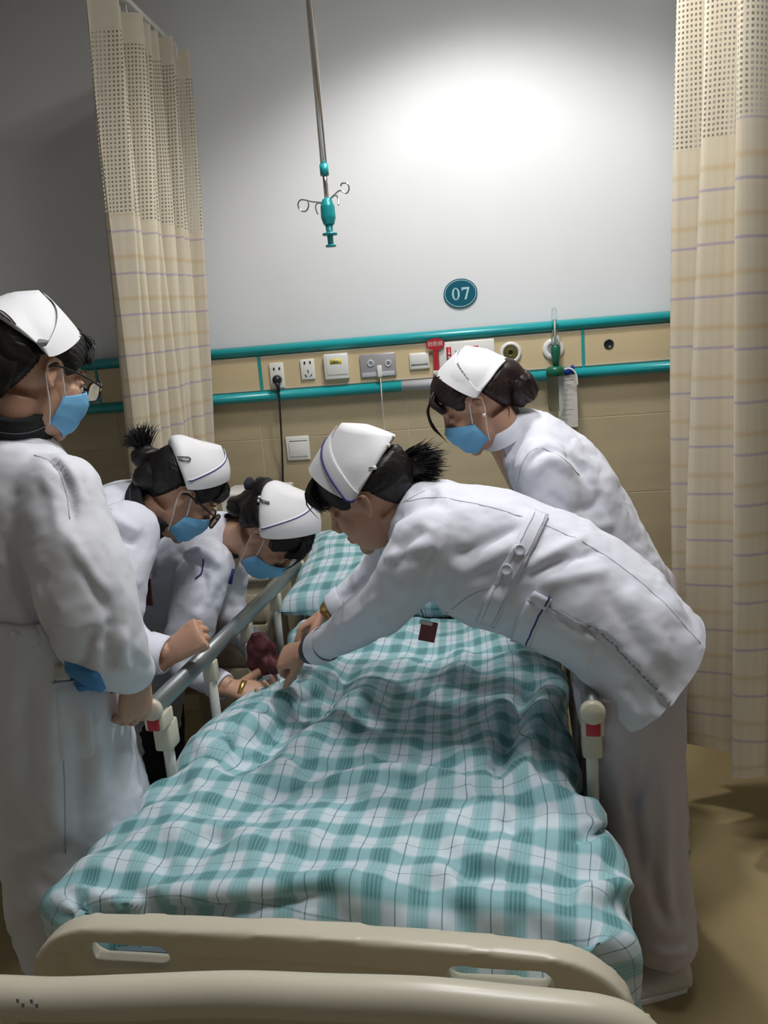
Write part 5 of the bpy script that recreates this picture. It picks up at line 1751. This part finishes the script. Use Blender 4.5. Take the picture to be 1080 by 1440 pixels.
# ================================================================== nurse with glasses and a top bun, fist by the rail
def nurse_fist():
    H = Head(P(257, 701, 1.85), 1, (0.60, 0.40, -0.69), tilt=-.08, s=.96)
    neck = P(212, 716, 1.93)
    pel = P(75, 940, 1.95)
    root = empty('person', (-1.20, 1.95, 0), 'stooping nurse in glasses and black knit collar with a fist beside the rail', 'person')
    ra = [P(172, 748, 1.77), P(160, 885, 1.675), P(236, 922, 1.66)]
    la = [P(185, 745, 2.10), P(135, 850, 2.12), P(118, 925, 2.04)]
    rl, ll = [A(-1.20, 1.87, .62), A(-1.20, 1.87, .36), A(-1.22, 1.87, .08)], [A(-1.20, 2.03, .62), A(-1.20, 2.03, .36), A(-1.22, 2.03, .08)]
    wr_ = P(243, 917, 1.66)
    hands = [hand_parts(wr_, P(275, 893, 1.66) - wr_, (.35, .75, -.25), 1, (80, 82, 84, 86), (0.75, -0.05, 0.95), 1.0, .5, forearm=ra[1] * .3 + ra[2] * .7, tuck=True),
             hand_parts(P(115, 934, 2.03), (.2, -.1, -.8), (0, .1, -1), 1, (30, 32, 34, 36), forearm=la[1] * .3 + la[2] * .7)]
    bc = P(205, 640, 1.92)
    ex = [bun(bc, UP, .036, 25), tube([H.p(0, -.075, .06), P(218, 672, 1.92), bc], [.045, .030, .024], 14, 12), tube([H.p(0, -.08, .0), H.p(0, -.10, -.02), P(200, 700, 1.93)], [.05, .035, .006], 12, 10)]
    for k, q in enumerate(((182, 612), (198, 604), (211, 600), (178, 622), (190, 606))):
        ex.append(strands(bc + A(0, 0, .01), P(*((q[0] + 202) / 2, (q[1] + 622) / 2), 1.92), P(*q, 1.92), .0026, 80 + k, 20, .008))
    for k in range(5):
        ex.append(strands(P(210, 672, 1.92), P(192, 685 + 6 * k, 1.92), P(186, 692 + 8 * k, 1.92), .002, 90 + k, 6, .006))
    for k in range(3):
        ex.append(strands(H.p(.035 - .02 * k, .055, .105), H.p(.05 - .02 * k, .089, .078), H.p(.060 - .02 * k, .076, .042), .005, 95 + k, 24, .0035))
    dress(root, H, neck, pel, [ra, la], [rl, ll], hands, M['hair'], dict(thick=.015, front=-.010, seed=8), ex, dict(hgt=-.010, ridge_y=-.043, ridge_w=.024, gp=.62, drop=.02, dy=-.010, sc=1.06, rot=-.066), glasses=True, stripe=(.05, .0016),
          pins=[[(132, .10), (118, .36), (108, .50), (104, .48), (112, .34), (128, .10)]])
    secs = [(214, 714, 1.93, .060, .056), (196, 718, 1.93, .115, .085), (167, 736, 1.93, .180, .108), (135, 790, 1.93, .192, .128), (103, 868, 1.94, .175, .128), (80, 940, 1.95, .188, .142),
            (70, 1030, 1.95, .205, .150), (66, 1120, 1.95, .215, .155), (64, 1180, 1.95, .22, .155)]
    fl = [([(125, 705), (150, 700), (180, 698)], 5, -.003), ([(150, 740), (175, 760), (195, 765)], 6, -.006), ([(150, 720), (180, 740), (200, 750)], 7, .005), ([(205, 905), (215, 925), (212, 940)], 5, -.004)]
    V, F, ends = garment(secs, (0.0, -1, 0), [sl((174, 750, 1.775, .082), (164, 820, 1.71, .076), (160, 880, 1.68, .068), (195, 915, 1.665, .053), (234, 922, 1.66, .041)),
                                             sl((185, 748, 2.09, .076), (165, 800, 2.12, .07), (135, 850, 2.12, .064), (125, 890, 2.08, .052), (118, 925, 2.04, .042))],
                         [(A(0, 0, .27), A(0, 0, -1))], fl, seed=41)
    coat = mesh('coat', (V, F), M['coat'], root)
    for e_ in ends: mesh('cuff', cuff_ring(e_, .05, .003), M['coat'], coat)
    sk = Skin(V, F)
    mesh('shoulder_seam', sk.strip([(126, 716), (140, 717), (158, 716)], .0018, .0010, 10), M['stitch'], coat)
    nd = nrm(H.p(0, -.05, -.05) - P(185, 728, 1.93))
    turtleneck(root, P(190, 728, 1.93), H.p(0, -.030, -.036), .088, .080)
    bd = mesh('badge_cord', tube([P(196, 790, 1.80), P(200, 815, 1.80)], .0015, 6), M['dark_plastic'], root)
    mesh('badge_card', frame_box(P(203, 832, 1.80), nrm(A(.8, -.3, 0)), nrm(A(-.3, -.8, 0)), nrm(A(.05, 0, 1)), .026, .002, .036, .001), M['maroon'], bd, False)
    mesh('trousers', legs_geo([rl[0], ll[0]], [rl[1], ll[1]], [rl[2], ll[2]], [.10, .08, .07], (A(-1.20, 1.95, .68), (.12, .14, .12)), 47), M['navy'], root)
    for hp in ((-1.28, 1.87), (-1.28, 2.03)):
        up, so = shoe_geo(hp, (1, 0))
        s_ = mesh('shoe', up, M['shoe'], root)
        mesh('sole', so, M['white_plastic'], s_)
nurse_fist()

# ================================================================== nurse with dark bow, bent lowest
def nurse_bow():
    H = Head(P(360, 757, 2.03), 1, (0.48, -0.10, -0.87), tilt=.07, s=1.02)
    neck = P(328, 752, 2.20)
    pel = P(195, 965, 2.24)
    root = empty('person', (-1.17, 2.24, 0), 'nurse with dark hair bow bent low over the rail reaching down', 'person')
    ra = [P(290, 792, 2.05), P(262, 930, 1.95), P(318, 966, 1.90)]
    la = [P(318, 790, 2.36), P(320, 870, 2.34), P(372, 925, 2.12)]
    rl, ll = [A(-1.15, 2.16, .56), A(-1.15, 2.16, .33), A(-1.17, 2.16, .08)], [A(-1.15, 2.31, .56), A(-1.15, 2.31, .33), A(-1.17, 2.31, .08)]
    wr_, wl = P(328, 968, 1.90), P(380, 933, 2.10)
    hands = [hand_parts(wr_, P(368, 975, 1.90) - wr_, (0.05, -.35, .9), -1, (30, 36, 40, 46), (0.7, 0.6, 0.45), .98, forearm=ra[1] * .3 + ra[2] * .7),
             hand_parts(wl, P(405, 945, 2.04) - wl, (0, -.2, -1), 1, (30, 34, 38, 42), forearm=la[1] * .3 + la[2] * .7)]
    bc = P(343, 712, 2.20)
    ex = [bun(bc, UP, .048, 35), tube([H.p(0, -.085, .05), H.p(0, -.11, .06), bc], [.05, .04, .035], 14, 10)]
    for k in range(3):
        ex.append(strands(H.p(.035 - .02 * k, .055, .105), H.p(.05 - .02 * k, .091, .078), H.p(.060 - .02 * k, .080, .036), .005, 105 + k, 24, .0035))
    for k in range(6):
        ex.append(tube([H.p(.045 - .01 * k, .092, .085), H.p(.05 - .01 * k, .108, .045), H.p(.05 - .012 * k, .108, -.005 - .004 * k)], [.003, .0026, .0005], 5, 10))
    dress(root, H, neck, pel, [ra, la], [rl, ll], hands, M['hair'], dict(thick=.016, front=-.010, seed=10), ex, dict(hgt=-.010, ridge_y=-.055, ridge_w=.024, gp=.62, drop=.02, dy=.012, sc=1.06, rot=.196), stripe=(.05, .0016),
          pins=[[(140, .18), (122, .42), (106, .60)], [(138, .16), (120, .40), (104, .58)]], pearls=[(142, .16), (138, .10)])
    bow = []
    for q in ((358, 692, 380, 685), (368, 694, 391, 690), (358, 692, 343, 684)):
        a, b_ = P(q[0], q[1] - 4, 2.12), P(q[2], q[3] - 4, 2.12)
        m_ = (a + b_) / 2 + A(0, -.01, .012)
        bow.append(tube([a, m_, b_], [.008, .020, .004], 10, 12, flat=.35))
    mesh('hair_bow', join(bow), M['navy'], root)
    secs = [(330, 750, 2.20, .060, .056), (314, 755, 2.20, .115, .085), (288, 772, 2.20, .180, .108), (252, 820, 2.22, .190, .128), (218, 890, 2.23, .172, .128), (196, 960, 2.24, .185, .140),
            (186, 1040, 2.24, .20, .15), (183, 1100, 2.24, .21, .15), (182, 1130, 2.24, .21, .15)]
    fl = [([(245, 775), (275, 790), (300, 795)], 6, -.006), ([(265, 770), (295, 780), (312, 800)], 6, .006), ([(285, 800), (290, 830), (280, 860)], 5, -.006), ([(310, 760), (330, 800), (335, 840)], 7, -.005), ([(320, 750), (345, 790), (345, 840)], 7, .004)]
    V, F, ends = garment(secs, (0.0, -1, 0), [sl((291, 795, 2.05, .078), (273, 860, 1.99, .070), (264, 925, 1.955, .060), (290, 955, 1.925, .045), (316, 966, 1.90, .034)),
                                             sl((318, 792, 2.35, .075), (318, 830, 2.36, .070), (322, 868, 2.33, .06), (348, 900, 2.22, .046), (370, 923, 2.13, .036))],
                         [(A(0, 0, .30), A(0, 0, -1))], fl, seed=51)
    coat = mesh('coat', (V, F), M['coat'], root)
    for e_ in ends: mesh('cuff', cuff_ring(e_, .04, .002), M['coat'], coat)
    sk = Skin(V, F)
    l, n = sk.hit(322, 806)
    mesh('chest_pen', tube([l + n * .008 + A(-.008, 0, -.03), l + n * .008 + A(.006, 0, .012)], [.006, .004], 10), M['stripe'], root)
    mesh('sleeve_pen', sk.strip([(286, 786), (284, 805), (275, 814)], .004, .003, 10), M['stripe'], coat)
    nd = nrm(H.p(0, -.05, -.05) - P(305, 762, 2.20))
    mesh('inner_collar', collar_ring(P(322, 755, 2.20), nd, .080, .068, .034, .008), M['knit'], root)
    watch(root, P(341, 971, 1.90), P(360, 975, 1.90) - P(328, 968, 1.90), M['gold'], (0, -1, .4), .0255, gold=True)
    mesh('trousers', legs_geo([rl[0], ll[0]], [rl[1], ll[1]], [rl[2], ll[2]], [.10, .08, .07], (A(-1.15, 2.24, .60), (.12, .14, .11)), 57), M['navy'], root)
    for hp in ((-1.25, 2.16), (-1.25, 2.31)):
        up, so = shoe_geo(hp, (1, 0))
        s_ = mesh('shoe', up, M['shoe'], root)
        mesh('sole', so, M['white_plastic'], s_)
nurse_bow()

# dark red pouch the hands hold over the edge of the bed
pc = P(368, 922, 1.96)
V, F = union([ell(pc, (.046, .020, .056), np.array([nrm(A(.9, 0, -.45)), A(0, 1, 0), nrm(A(.45, 0, .9))])), ell(pc + A(-.012, .01, .03), (.032, .016, .036)), tube([pc + A(.015, 0, -.02), P(384, 938, 1.92), P(394, 938, 1.89)], [.030, .022, .014], 14, 10)], 0.0035, 2)
V = V + vnormals(V, F) * (.006 * wav(V, .035, 9) + .003 * wav(V, .015, 12))[:, None]
rp_ = empty('pouch', (pc[0], pc[1], pc[2] - .06), 'dark red soft pouch held between hands over the bed edge', 'pouch')
mesh('pouch_body', (V, F), M['maroon'], rp_)
mesh('white_cord', tube([P(384, 928, 1.93), P(392, 932, 1.91), P(393, 940, 1.90), P(389, 944, 1.90)], .0016, 6, 16), M['elastic'], rp_)
